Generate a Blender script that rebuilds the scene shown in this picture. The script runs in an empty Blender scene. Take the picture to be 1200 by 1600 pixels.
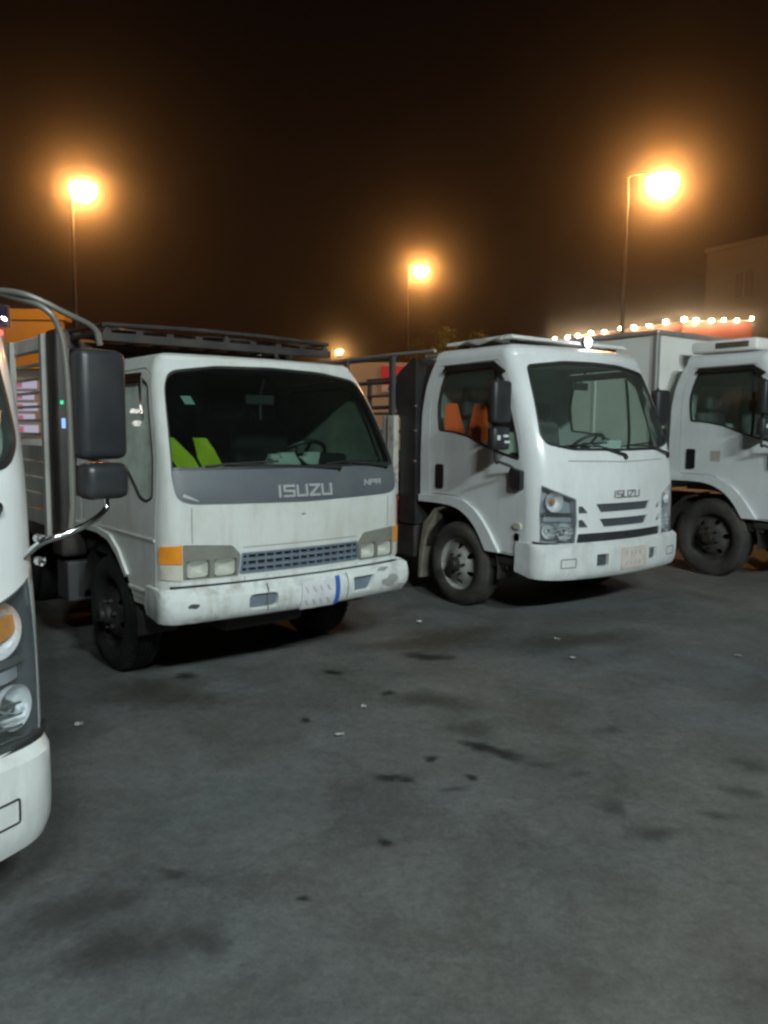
import bpy, bmesh, math, random
import numpy as np
from mathutils import Vector, Matrix
from mathutils.geometry import delaunay_2d_cdt

# ------------------------------------------------------------------ camera, sky, exposure
scn = bpy.context.scene
PITCH, ROLL, FPX, EYE = math.radians(6.0877), math.radians(0.5214), 1226.0, 1.65
cam_data = bpy.data.cameras.new('camera')
cam_data.sensor_fit = 'VERTICAL'
cam_data.sensor_height = 36.0
cam_data.lens = 36.0 * FPX / 1600.0
cam_data.clip_start, cam_data.clip_end = 0.05, 1500.0
cam = bpy.data.objects.new('camera', cam_data)
scn.collection.objects.link(cam)
_f = Vector((0, math.cos(PITCH), -math.sin(PITCH)))
_u = Vector((0, math.sin(PITCH), math.cos(PITCH)))
_x = Vector((1, 0, 0))
_x, _u = math.cos(ROLL) * _x + math.sin(ROLL) * _u, -math.sin(ROLL) * _x + math.cos(ROLL) * _u
cam.matrix_world = Matrix(((_x.x, _u.x, -_f.x, 0), (_x.y, _u.y, -_f.y, 0), (_x.z, _u.z, -_f.z, EYE), (0, 0, 0, 1)))
scn.camera = cam

world = bpy.data.worlds.new('World')
scn.world = world
world.use_nodes = True
wn = world.node_tree
wn.nodes.clear()
wo = wn.nodes.new('ShaderNodeOutputWorld')
wb = wn.nodes.new('ShaderNodeBackground')
tc = wn.nodes.new('ShaderNodeTexCoord')
sx = wn.nodes.new('ShaderNodeSeparateXYZ')
rp = wn.nodes.new('ShaderNodeValToRGB')
rp.color_ramp.interpolation = 'EASE'
rp.color_ramp.elements[0].position = 0.0
rp.color_ramp.elements[0].color = (0.014, 0.0062, 0.003, 1)      # light-polluted desert night sky, brown towards the horizon
rp.color_ramp.elements[1].position = 0.55
rp.color_ramp.elements[1].color = (0.0016, 0.0010, 0.0009, 1)
wn.links.new(tc.outputs['Generated'], sx.inputs[0])
wn.links.new(sx.outputs['Z'], rp.inputs['Fac'])
wn.links.new(rp.outputs['Color'], wb.inputs['Color'])
wb.inputs['Strength'].default_value = 1.0
wn.links.new(wb.outputs[0], wo.inputs[0])

FLOOD_W = 455.0          # each floodlight head behind the photographer
SODIUM_W = 1050.0        # street lamp
HAZE_D, HAZE_G = 0.0050, 0.980
scn.view_settings.view_transform = 'Standard'
scn.view_settings.look = 'None'
scn.view_settings.exposure = 0.0
scn.view_settings.gamma = 1.0
scn.view_settings.use_curve_mapping = False
scn.render.engine = 'CYCLES'
cy = scn.cycles
cy.use_denoising = True
cy.max_bounces = 6
cy.use_adaptive_sampling = True
cy.adaptive_threshold = 0.012
cy.diffuse_bounces = 2
cy.glossy_bounces = 3
cy.transmission_bounces = 6
cy.transparent_max_bounces = 12
cy.volume_bounces = 0
cy.sample_clamp_indirect = 4.0
cy.filter_width = 2.6
cy.caustics_reflective = False
cy.caustics_refractive = False

random.seed(7)
rng = np.random.default_rng(7)
col = scn.collection

# ------------------------------------------------------------------ materials
def nodes(name):
    m = bpy.data.materials.new(name)
    m.use_nodes = True
    t = m.node_tree
    t.nodes.clear()
    out = t.nodes.new('ShaderNodeOutputMaterial')
    return m, t, out

def N(t, kind, **kw):
    n = t.nodes.new(kind)
    for k, v in kw.items():
        if k in n.inputs:
            n.inputs[k].default_value = v
        else:
            setattr(n, k, v)
    return n

def rgba(c):
    return (c[0], c[1], c[2], 1.0)

def surface(name, base, rough=0.5, metal=0.0, dirt=None, amount=0.35, scale=3.0, fine=0.0, bump=0.0, bscale=60.0, coat=0.0, rvar=0.15, lo=0.42, hi=0.72, streak=0.0):
    m, t, out = nodes(name)
    p = N(t, 'ShaderNodeBsdfPrincipled')
    p.inputs['Metallic'].default_value = metal
    p.inputs['Coat Weight'].default_value = coat
    p.inputs['Coat Roughness'].default_value = 0.12
    tcn = N(t, 'ShaderNodeTexCoord')
    nz = N(t, 'ShaderNodeTexNoise', Scale=scale, Detail=8.0, Roughness=0.62)
    t.links.new(tcn.outputs['Object'], nz.inputs['Vector'])
    mr = N(t, 'ShaderNodeMapRange')
    mr.inputs['From Min'].default_value = lo
    mr.inputs['From Max'].default_value = hi
    mr.inputs['To Max'].default_value = amount
    t.links.new(nz.outputs['Fac'], mr.inputs['Value'])
    mx = N(t, 'ShaderNodeMix', data_type='RGBA')
    mx.inputs[6].default_value = rgba(base)
    d = dirt if dirt else tuple(c * 0.55 for c in base)
    mx.inputs[7].default_value = rgba(d)
    t.links.new(mr.outputs['Result'], mx.inputs[0])
    last = mx.outputs[2]
    if streak:
        mp_ = N(t, 'ShaderNodeMapping')
        mp_.inputs['Scale'].default_value = (5.0, 5.0, 0.8)
        t.links.new(tcn.outputs['Object'], mp_.inputs['Vector'])
        n3 = N(t, 'ShaderNodeTexNoise', Scale=2.2, Detail=6.0, Roughness=0.65)
        t.links.new(mp_.outputs[0], n3.inputs['Vector'])
        n4 = N(t, 'ShaderNodeTexNoise', Scale=38.0, Detail=3.0, Roughness=0.8)
        t.links.new(tcn.outputs['Object'], n4.inputs['Vector'])
        r3 = N(t, 'ShaderNodeMapRange')
        r3.inputs['From Min'].default_value, r3.inputs['From Max'].default_value = 0.50, 0.74
        r3.inputs['To Max'].default_value = streak
        t.links.new(n3.outputs['Fac'], r3.inputs['Value'])
        r4 = N(t, 'ShaderNodeMapRange')
        r4.inputs['From Min'].default_value, r4.inputs['From Max'].default_value = 0.70, 0.78
        r4.inputs['To Max'].default_value = streak * 1.3
        t.links.new(n4.outputs['Fac'], r4.inputs['Value'])
        mm = N(t, 'ShaderNodeMath', operation='MAXIMUM')
        t.links.new(r3.outputs['Result'], mm.inputs[0])
        t.links.new(r4.outputs['Result'], mm.inputs[1])
        m3 = N(t, 'ShaderNodeMix', data_type='RGBA')
        t.links.new(mm.outputs[0], m3.inputs[0])
        t.links.new(last, m3.inputs[6])
        m3.inputs[7].default_value = (0.24, 0.20, 0.15, 1)
        last = m3.outputs[2]
    if fine:
        n2 = N(t, 'ShaderNodeTexNoise', Scale=scale * 14, Detail=4.0, Roughness=0.7)
        t.links.new(tcn.outputs['Object'], n2.inputs['Vector'])
        hs = N(t, 'ShaderNodeHueSaturation')
        m2 = N(t, 'ShaderNodeMapRange')
        m2.inputs['To Min'].default_value = 1 - fine
        m2.inputs['To Max'].default_value = 1 + fine
        t.links.new(n2.outputs['Fac'], m2.inputs['Value'])
        t.links.new(m2.outputs['Result'], hs.inputs['Value'])
        t.links.new(last, hs.inputs['Color'])
        last = hs.outputs['Color']
    t.links.new(last, p.inputs['Base Color'])
    rr = N(t, 'ShaderNodeMapRange')
    rr.inputs['To Min'].default_value = max(0.02, rough - rvar)
    rr.inputs['To Max'].default_value = min(1.0, rough + rvar)
    t.links.new(nz.outputs['Fac'], rr.inputs['Value'])
    t.links.new(rr.outputs['Result'], p.inputs['Roughness'])
    if bump:
        bn = N(t, 'ShaderNodeTexNoise', Scale=bscale, Detail=5.0, Roughness=0.6)
        t.links.new(tcn.outputs['Object'], bn.inputs['Vector'])
        bp_ = N(t, 'ShaderNodeBump', Strength=bump, Distance=0.01)
        t.links.new(bn.outputs['Fac'], bp_.inputs['Height'])
        t.links.new(bp_.outputs['Normal'], p.inputs['Normal'])
    t.links.new(p.outputs[0], out.inputs[0])
    return m

def glow(name, c, s):
    m, t, out = nodes(name)
    e = N(t, 'ShaderNodeEmission', Color=rgba(c), Strength=s)
    t.links.new(e.outputs[0], out.inputs[0])
    return m

def glow_glass(name, c, s):
    m, t, out = nodes(name)
    e = N(t, 'ShaderNodeEmission', Color=rgba(c), Strength=s)
    tr = N(t, 'ShaderNodeBsdfTransparent')
    a = N(t, 'ShaderNodeAddShader')
    t.links.new(e.outputs[0], a.inputs[0])
    t.links.new(tr.outputs[0], a.inputs[1])
    t.links.new(a.outputs[0], out.inputs[0])
    return m

def glass(name, tint, dust_sheen=0.0, dust_sheen_col=(0.4, 0.43, 0.4), ior=1.5, rough=0.0):
    m, t, out = nodes(name)
    tr = N(t, 'ShaderNodeBsdfTransparent', Color=rgba(tint))
    gl = N(t, 'ShaderNodeBsdfGlossy', Roughness=rough)
    ge = N(t, 'ShaderNodeNewGeometry')
    dt = N(t, 'ShaderNodeVectorMath', operation='DOT_PRODUCT')
    t.links.new(ge.outputs['Incoming'], dt.inputs[0])
    t.links.new(ge.outputs['Normal'], dt.inputs[1])
    ab = N(t, 'ShaderNodeMath', operation='ABSOLUTE')
    t.links.new(dt.outputs['Value'], ab.inputs[0])
    om = N(t, 'ShaderNodeMath', operation='SUBTRACT')
    om.inputs[0].default_value = 1.0
    t.links.new(ab.outputs[0], om.inputs[1])
    pw = N(t, 'ShaderNodeMath', operation='POWER')
    pw.inputs[1].default_value = 5.0
    t.links.new(om.outputs[0], pw.inputs[0])
    fr = N(t, 'ShaderNodeMath', operation='MULTIPLY_ADD')      # Schlick reflectance of plain glass, the same from both sides
    fr.inputs[1].default_value, fr.inputs[2].default_value = 0.96, 0.04
    t.links.new(pw.outputs[0], fr.inputs[0])
    mx = N(t, 'ShaderNodeMixShader')
    t.links.new(fr.outputs[0], mx.inputs[0])
    t.links.new(tr.outputs[0], mx.inputs[1])
    t.links.new(gl.outputs[0], mx.inputs[2])
    last = mx
    if dust_sheen:
        df = N(t, 'ShaderNodeBsdfDiffuse', Color=rgba(dust_sheen_col))
        tcn = N(t, 'ShaderNodeTexCoord')
        nz = N(t, 'ShaderNodeTexNoise', Scale=4.0, Detail=7.0, Roughness=0.65)
        t.links.new(tcn.outputs['Object'], nz.inputs['Vector'])
        mr = N(t, 'ShaderNodeMapRange')
        mr.inputs['From Min'].default_value = 0.25
        mr.inputs['From Max'].default_value = 0.75
        mr.inputs['To Min'].default_value = dust_sheen * 0.6
        mr.inputs['To Max'].default_value = dust_sheen * 1.4
        t.links.new(nz.outputs['Fac'], mr.inputs['Value'])
        m2 = N(t, 'ShaderNodeMixShader')
        t.links.new(mr.outputs['Result'], m2.inputs[0])
        t.links.new(mx.outputs[0], m2.inputs[1])
        t.links.new(df.outputs[0], m2.inputs[2])
        last = m2
    t.links.new(last.outputs[0], out.inputs[0])
    return m

M = {}
M['white_new'] = surface('white paint', (0.76, 0.79, 0.79), 0.32, dirt=(0.52, 0.51, 0.48), amount=0.38, scale=2.2, fine=0.02, coat=0.35, streak=0.12, bump=0.04, bscale=5)
M['white_door'] = M['white_new']
M['white_old'] = surface('aged white paint', (0.63, 0.65, 0.63), 0.42, dirt=(0.42, 0.38, 0.31), amount=0.5, scale=2.6, fine=0.03, coat=0.15, streak=0.24, bump=0.07, bscale=5)
M['bumper_old'] = surface('scuffed white bumper', (0.66, 0.69, 0.67), 0.5, dirt=(0.24, 0.23, 0.21), amount=0.55, scale=7, fine=0.05, lo=0.52, hi=0.74, bump=0.25, bscale=9, streak=0.55)
M['bumper_new'] = surface('white plastic bumper', (0.72, 0.75, 0.74), 0.38, dirt=(0.38, 0.37, 0.34), amount=0.45, scale=3.5, fine=0.03, lo=0.46, streak=0.3)
M['grey_panel'] = surface('slate grey plastic', (0.085, 0.098, 0.115), 0.5, dirt=(0.15, 0.15, 0.14), amount=0.5, scale=4, fine=0.08)
M['slot_grey'] = surface('dark slate grille plastic', (0.055, 0.066, 0.078), 0.5, dirt=(0.09, 0.09, 0.09), amount=0.5, scale=6)
M['grille_grey'] = surface('blue grey grille plastic', (0.15, 0.185, 0.23), 0.5, dirt=(0.10, 0.11, 0.12), amount=0.6, scale=6, fine=0.05)
M['black'] = surface('black plastic', (0.018, 0.019, 0.021), 0.45, dirt=(0.045, 0.043, 0.04), amount=0.6, scale=5, fine=0.1)
M['black_gloss'] = surface('black gloss plastic', (0.012, 0.013, 0.015), 0.22, dirt=(0.03, 0.03, 0.03), amount=0.5, scale=4)
M['tyre_dark'] = surface('black tyre rubber', (0.005, 0.005, 0.005), 0.85, dirt=(0.012, 0.011, 0.010), amount=0.8, scale=5, fine=0.15)  # older truck's tyres, coloured darker to imitate the shade they stand in
M['mirror_shell'] = surface('charcoal mirror shell', (0.021, 0.023, 0.027), 0.42, dirt=(0.05, 0.048, 0.045), amount=0.5, scale=6, fine=0.05)
M['dark_steel'] = surface('dark painted steel', (0.022, 0.02, 0.02), 0.55, dirt=(0.07, 0.055, 0.045), amount=0.7, scale=5, fine=0.15, bump=0.1)
M['slate_steel'] = surface('slate painted steel', (0.05, 0.053, 0.06), 0.55, dirt=(0.10, 0.085, 0.07), amount=0.6, scale=5, fine=0.1)
M['tyre'] = surface('dusty tyre rubber', (0.022, 0.021, 0.02), 0.8, dirt=(0.085, 0.075, 0.062), amount=0.85, scale=5, fine=0.15, bump=0.2, bscale=80, lo=0.35, hi=0.7)
M['rim_black'] = surface('grimy black rim', (0.012, 0.011, 0.010), 0.7, dirt=(0.03, 0.027, 0.024), amount=0.6, scale=7)  # rims and hubs of the older truck, wheel shade put into the colour
M['rim'] = surface('dusty silver steel rim', (0.44, 0.43, 0.41), 0.5, metal=0.3, dirt=(0.20, 0.18, 0.155), amount=0.7, scale=7, fine=0.1)
M['rim_dark'] = surface('grimy dark rim', (0.07, 0.065, 0.06), 0.65, metal=0.2, dirt=(0.03, 0.028, 0.025), amount=0.8, scale=7, fine=0.1)
M['hub'] = surface('greasy hub', (0.04, 0.036, 0.032), 0.5, metal=0.5, dirt=(0.10, 0.085, 0.07), amount=0.6, scale=12)
M['chrome'] = surface('chrome', (0.82, 0.83, 0.84), 0.12, metal=1.0, dirt=(0.5, 0.48, 0.45), amount=0.3, scale=8, rvar=0.06, bump=0.05, bscale=25)
M['reflector'] = surface('faceted reflector', (0.95, 0.96, 0.98), 0.25, metal=0.2, amount=0.1, scale=6, rvar=0.08, bump=0.9, bscale=40)
M['lamp_back'] = surface('grey lamp housing', (0.52, 0.53, 0.58), 0.32, metal=0.35, dirt=(0.36, 0.36, 0.40), amount=0.5, scale=9)
M['lamp_dark'] = surface('smoked lamp housing', (0.10, 0.108, 0.122), 0.3, metal=0.3, amount=0.5, scale=9)
M['bezel_old'] = surface('faded olive grey bezel', (0.20, 0.205, 0.175), 0.5, dirt=(0.12, 0.115, 0.1), amount=0.6, scale=7)
M['amber'] = surface('amber lens', (0.75, 0.27, 0.025), 0.18, dirt=(0.45, 0.15, 0.02), amount=0.5, scale=10)
M['clear_lens'] = surface('clear marker lens', (0.55, 0.52, 0.44), 0.2, dirt=(0.3, 0.27, 0.2), amount=0.6, scale=10)
M['red'] = surface('faded red paint', (0.32, 0.03, 0.035), 0.5, dirt=(0.16, 0.03, 0.03), amount=0.6, scale=6)
M['blue'] = surface('blue plate strip', (0.03, 0.13, 0.45), 0.45, amount=0.3)
M['plate'] = surface('white number plate', (0.70, 0.70, 0.73), 0.4, dirt=(0.45, 0.44, 0.44), amount=0.5, scale=12)
M['plate_tan'] = surface('sun faded number plate', (0.66, 0.60, 0.56), 0.45, dirt=(0.50, 0.42, 0.34), amount=0.8, scale=9)
M['plate_ink'] = surface('faded plate ink', (0.44, 0.43, 0.45), 0.5)
M['rust_tan'] = surface('dusty tan rubber', (0.26, 0.235, 0.18), 0.8, dirt=(0.12, 0.10, 0.08), amount=0.7, scale=7, fine=0.1)
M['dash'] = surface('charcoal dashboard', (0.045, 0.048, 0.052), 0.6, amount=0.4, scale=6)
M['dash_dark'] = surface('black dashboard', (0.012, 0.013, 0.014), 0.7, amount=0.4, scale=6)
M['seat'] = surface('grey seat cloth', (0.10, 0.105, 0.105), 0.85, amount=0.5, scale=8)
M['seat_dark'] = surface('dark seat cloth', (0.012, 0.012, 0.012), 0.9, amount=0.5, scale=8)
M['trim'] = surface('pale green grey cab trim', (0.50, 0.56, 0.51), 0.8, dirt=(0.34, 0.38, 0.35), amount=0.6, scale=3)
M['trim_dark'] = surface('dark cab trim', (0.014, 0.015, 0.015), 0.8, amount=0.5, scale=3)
M['vest_yellow'] = surface('fluorescent yellow cloth', (0.60, 0.76, 0.03), 0.8, dirt=(0.45, 0.58, 0.02), amount=0.5, scale=12, bump=0.3, bscale=30)
M['vest_green'] = surface('dark green vest band', (0.02, 0.06, 0.04), 0.7, amount=0.4)
M['vest_orange'] = surface('fluorescent orange cloth', (1.0, 0.14, 0.02), 0.8, dirt=(0.9, 0.11, 0.015), amount=0.5, scale=12, bump=0.3, bscale=30)
M['vest_silver'] = surface('silver reflective tape', (0.6, 0.62, 0.6), 0.4, metal=0.4, amount=0.3)
M['paper'] = surface('pale paper', (0.62, 0.70, 0.68), 0.7, dirt=(0.45, 0.5, 0.5), amount=0.4, scale=9)
M['litter'] = surface('grubby paper', (0.40, 0.40, 0.37), 0.8, dirt=(0.2, 0.19, 0.17), amount=0.7, scale=20)
M['pale_rail'] = surface('pale painted rail', (0.84, 0.82, 0.76), 0.4, dirt=(0.55, 0.42, 0.36), amount=0.6, scale=5, fine=0.06)
M['tube'] = surface('dull grey tube', (0.20, 0.19, 0.17), 0.4, metal=0.4, amount=0.4, scale=6)
M['aluminium'] = surface('dull aluminium', (0.55, 0.55, 0.52), 0.45, metal=0.6, dirt=(0.33, 0.31, 0.28), amount=0.6, scale=4, fine=0.06)
M['board'] = surface('weathered white bed board', (0.40, 0.39, 0.36), 0.6, dirt=(0.20, 0.18, 0.155), amount=0.7, scale=3, fine=0.1)
M['post_white'] = surface('chipped white post', (0.50, 0.49, 0.44), 0.6, dirt=(0.15, 0.13, 0.11), amount=0.9, scale=9, fine=0.1, lo=0.5, hi=0.66)
M['box_white'] = surface('white box body panel', (0.88, 0.87, 0.83), 0.5, dirt=(0.66, 0.63, 0.58), amount=0.5, scale=1.6, fine=0.03)
M['box_trim'] = surface('grey aluminium box rail', (0.42, 0.42, 0.41), 0.5, metal=0.5, amount=0.5, scale=5)
M['sticker'] = surface('pale sticker', (0.42, 0.62, 0.58), 0.5, amount=0.3)
M['sticker_tan'] = surface('tan sticker', (0.48, 0.42, 0.38), 0.6, amount=0.4)
M['silver'] = surface('silver letters', (0.42, 0.43, 0.44), 0.4, metal=0.15, amount=0.3)
M['badge'] = surface('grey badge', (0.30, 0.31, 0.32), 0.35, metal=0.4, amount=0.3)
M['scuffed'] = surface('scraped paint', (0.34, 0.34, 0.33), 0.6, dirt=(0.2, 0.19, 0.18), amount=0.8, scale=18)
M['pole_dark'] = surface('brown painted pole', (0.022, 0.018, 0.015), 0.6, amount=0.5, scale=3)
M['pole'] = surface('galvanised pole', (0.30, 0.29, 0.27), 0.5, metal=0.5, amount=0.5, scale=3)
M['yellow_wall'] = surface('ochre fascia', (0.62, 0.36, 0.05), 0.6, dirt=(0.45, 0.26, 0.05), amount=0.4, scale=0.8)
M['tan_wall'] = surface('tan render', (0.42, 0.37, 0.28), 0.85, dirt=(0.30, 0.26, 0.20), amount=0.5, scale=0.5, fine=0.05)
M['concrete'] = surface('sandy concrete', (0.20, 0.175, 0.135), 0.85, dirt=(0.13, 0.115, 0.09), amount=0.6, scale=0.4, fine=0.05)
M['red_fascia'] = surface('red fascia', (0.22, 0.045, 0.025), 0.6, dirt=(0.13, 0.03, 0.02), amount=0.4, scale=1.0)
M['void'] = surface('dark window', (0.11, 0.095, 0.075), 0.4, amount=0.4)
M['bark'] = surface('bark', (0.10, 0.075, 0.05), 0.9, amount=0.6, scale=8, bump=0.5)
M['leaf'] = surface('leaf', (0.06, 0.085, 0.025), 0.7, dirt=(0.04, 0.05, 0.015), amount=0.7, scale=1.2)
M['glass_new'] = glass('cab glass', (0.86, 0.92, 0.89), dust_sheen=0.03, dust_sheen_col=(0.42, 0.48, 0.45))
M['glass_dark'] = glass('tinted windscreen', (0.66, 0.73, 0.69), dust_sheen=0.006, dust_sheen_col=(0.35, 0.42, 0.40))
M['glass_dusty'] = glass('dusty door glass', (0.45, 0.55, 0.48), dust_sheen=0.72, dust_sheen_col=(0.66, 0.74, 0.67))  # the strong pale film imitates a reflection on the door glass
M['glass_lens'] = glass('lamp lens', (0.93, 0.95, 0.96), dust_sheen=0.05)
M['glass_lens_old'] = glass('hazed lamp lens', (0.9, 0.9, 0.86), dust_sheen=0.08, dust_sheen_col=(0.6, 0.6, 0.56))
M['mirror'] = surface('mirror glass', (0.8, 0.82, 0.82), 0.04, metal=1.0, amount=0.05, rvar=0.02)
M['sodium'] = glow_glass('sodium lamp glass', (1.0, 0.60, 0.20), 60.0)
M['globe'] = glow('white lamp globe', (1.0, 0.97, 0.85), 25.0)
M['flood'] = glow('flood lamp glass', (0.86, 0.96, 1.0), 160.0)
M['bulb'] = glow('warm bulb', (1.0, 0.72, 0.42), 150.0)
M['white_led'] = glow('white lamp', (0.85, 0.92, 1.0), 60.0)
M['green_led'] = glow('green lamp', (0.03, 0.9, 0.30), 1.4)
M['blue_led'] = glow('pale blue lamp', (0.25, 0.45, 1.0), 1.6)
M['red_led'] = glow('red lamp', (1.0, 0.08, 0.05), 7.0)
M['sign_white'] = glow('lit white sign', (0.80, 0.76, 0.95), 0.55)
M['sign_pink'] = glow('lit pink sign', (0.85, 0.25, 0.32), 0.5)
M['sign_red'] = glow('lit red sign', (0.75, 0.05, 0.05), 0.42)
M['sign_blue'] = surface('dark blue sign box', (0.04, 0.04, 0.12), 0.4)
M['sign_pale'] = surface('pale sign board', (0.6, 0.52, 0.5), 0.6)

# ------------------------------------------------------------------ mesh helpers
def thing(name, label, cat, loc=(0, 0, 0), rz=0.0, group=None):
    o = bpy.data.objects.new(name, None)
    col.objects.link(o)
    o.empty_display_size = 0.2
    o.location = loc
    o.rotation_euler = (0, 0, rz)
    o['label'] = label
    o['category'] = cat
    if group:
        o['group'] = group
    return o

def tag(o, label, cat, group=None):
    o['label'] = label
    o['category'] = cat
    if group:
        o['group'] = group
    return o

def mesh_obj(name, verts, faces, mat, parent=None, smooth=None):
    me = bpy.data.meshes.new(name)
    me.from_pydata([tuple(map(float, v)) for v in verts], [], [tuple(map(int, f)) for f in faces])
    me.validate()
    me.materials.append(M[mat] if isinstance(mat, str) else mat)
    if smooth:
        me.polygons.foreach_set('use_smooth', [True] * len(me.polygons))
        me.set_sharp_from_angle(angle=math.radians(smooth))
    me.update()
    o = bpy.data.objects.new(name, me)
    col.objects.link(o)
    if parent:
        o.parent = parent
    return o

class MB:
    """collects simple shapes that belong to ONE part"""
    def __init__(s):
        s.v, s.f = [], []
    def add(s, v, f):
        k = len(s.v)
        s.v += [tuple(p) for p in v]
        s.f += [tuple(i + k for i in q) for q in f]
        return s
    def box(s, x0, x1, y0, y1, z0, z1, b=0.0):
        if x0 > x1: x0, x1 = x1, x0
        if y0 > y1: y0, y1 = y1, y0
        if z0 > z1: z0, z1 = z1, z0
        if b <= 0:
            v = [(x, y, z) for z in (z0, z1) for y in (y0, y1) for x in (x0, x1)]
            return s.add(v, [(0, 2, 3, 1), (4, 5, 7, 6), (0, 1, 5, 4), (2, 6, 7, 3), (0, 4, 6, 2), (1, 3, 7, 5)])
        bm = bmesh.new()
        bmesh.ops.create_cube(bm, size=1)
        for v in bm.verts:
            v.co = Vector(((x0 + x1) / 2 + v.co.x * (x1 - x0), (y0 + y1) / 2 + v.co.y * (y1 - y0), (z0 + z1) / 2 + v.co.z * (z1 - z0)))
        bmesh.ops.bevel(bm, geom=list(bm.edges), offset=b, segments=3, affect='EDGES', profile=0.5)
        bm.verts.ensure_lookup_table()
        s.add([v.co[:] for v in bm.verts], [[v.index for v in f.verts] for f in bm.faces])
        bm.free()
        return s
    def tube(s, pts, r, seg=10, cap=True):
        pts = [Vector(p) for p in pts]
        rs = r if isinstance(r, (list, tuple)) else [r] * len(pts)
        k = len(s.v)
        up = Vector((0, 0, 1))
        n = None
        for i, p in enumerate(pts):
            d = ((pts[min(i + 1, len(pts) - 1)] - pts[max(i - 1, 0)])).normalized()
            if n is None:
                n = d.cross(up)
                if n.length < 1e-3: n = d.cross(Vector((1, 0, 0)))
                n.normalize()
            else:
                n = (n - d * n.dot(d)).normalized()
            b = d.cross(n)
            for j in range(seg):
                a = 2 * math.pi * j / seg
                s.v.append(tuple(p + (n * math.cos(a) + b * math.sin(a)) * rs[i]))
        for i in range(len(pts) - 1):
            for j in range(seg):
                a, b2 = k + i * seg + j, k + i * seg + (j + 1) % seg
                s.f.append((a, b2, b2 + seg, a + seg))
        if cap:
            s.f.append(tuple(k + j for j in reversed(range(seg))))
            s.f.append(tuple(k + (len(pts) - 1) * seg + j for j in range(seg)))
        return s
    def lathe(s, prof, axis='x', c=(0, 0, 0), seg=40, close=False):
        k = len(s.v)
        n = len(prof)
        for j in range(seg):
            a = 2 * math.pi * j / seg
            for (h, r) in prof:
                if axis == 'x': p = (c[0] + h, c[1] + r * math.cos(a), c[2] + r * math.sin(a))
                elif axis == 'y': p = (c[0] + r * math.cos(a), c[1] + h, c[2] + r * math.sin(a))
                else: p = (c[0] + r * math.cos(a), c[1] + r * math.sin(a), c[2] + h)
                s.v.append(p)
        for j in range(seg):
            j2 = (j + 1) % seg
            for i in range(n if close else n - 1):
                i2 = (i + 1) % n
                s.f.append((k + j * n + i, k + j * n + i2, k + j2 * n + i2, k + j2 * n + i))
        return s
    def prism(s, poly, a0, a1, axis='x'):
        """poly in the plane across the axis"""
        k = len(s.v)
        n = len(poly)
        for a in (a0, a1):
            for (p, q) in poly:
                s.v.append((a, p, q) if axis == 'x' else (p, a, q) if axis == 'y' else (p, q, a))
        s.f += [tuple(k + i for i in range(n)), tuple(k + n + i for i in reversed(range(n)))]
        for i in range(n):
            s.f.append((k + i, k + n + i, k + n + (i + 1) % n, k + (i + 1) % n))
        return s
    def build(s, name, mat, parent=None, smooth=None):
        return mesh_obj(name, s.v, s.f, mat, parent, smooth)

def fix_normals(o):
    bm = bmesh.new()
    bm.from_mesh(o.data)
    bmesh.ops.recalc_face_normals(bm, faces=list(bm.faces))
    bm.to_mesh(o.data)
    bm.free()
    return o

def curve_pts(ctrl, n=8):
    """Catmull-Rom through control points"""
    P = [Vector(p) for p in ctrl]
    P = [P[0] * 2 - P[1]] + P + [P[-1] * 2 - P[-2]]
    out = []
    for i in range(1, len(P) - 2):
        for k in range(n):
            t = k / n
            out.append(0.5 * ((2 * P[i]) + (P[i + 1] - P[i - 1]) * t + (2 * P[i - 1] - 5 * P[i] + 4 * P[i + 1] - P[i + 2]) * t * t + (3 * P[i] - P[i - 1] - 3 * P[i + 1] + P[i + 2]) * t ** 3))
    out.append(P[-2])
    return out

def inside(px, py, poly):
    r = np.zeros(len(px), bool)
    n = len(poly)
    for i in range(n):
        x0, y0 = poly[i]
        x1, y1 = poly[(i + 1) % n]
        c = ((y0 > py) != (y1 > py))
        with np.errstate(divide='ignore', invalid='ignore'):
            r ^= c & (px < (x1 - x0) * (py - y0) / (y1 - y0 + 1e-30) + x0)
    return r

def fillet(pts, r):
    if r <= 0: return list(pts)
    out = []
    n = len(pts)
    for i in range(n):
        a, b, c = (np.array(pts[(i + k) % n], float) for k in (-1, 0, 1))
        u, v = a - b, c - b
        lu, lv = np.linalg.norm(u), np.linalg.norm(v)
        q = min(r, lu * 0.45, lv * 0.45)
        p0, p1 = b + u / lu * q, b + v / lv * q
        for t in np.linspace(0, 1, 6):
            out.append(tuple((1 - t) ** 2 * p0 + 2 * t * (1 - t) * b + t * t * p1))
    return out

def dense(pts, step):
    out = []
    n = len(pts)
    for i in range(n):
        a, b = np.array(pts[i], float), np.array(pts[(i + 1) % n], float)
        k = max(1, int(math.ceil(np.linalg.norm(b - a) / step)))
        for j in range(k):
            out.append(tuple(a + (b - a) * j / k))
    return out

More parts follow.
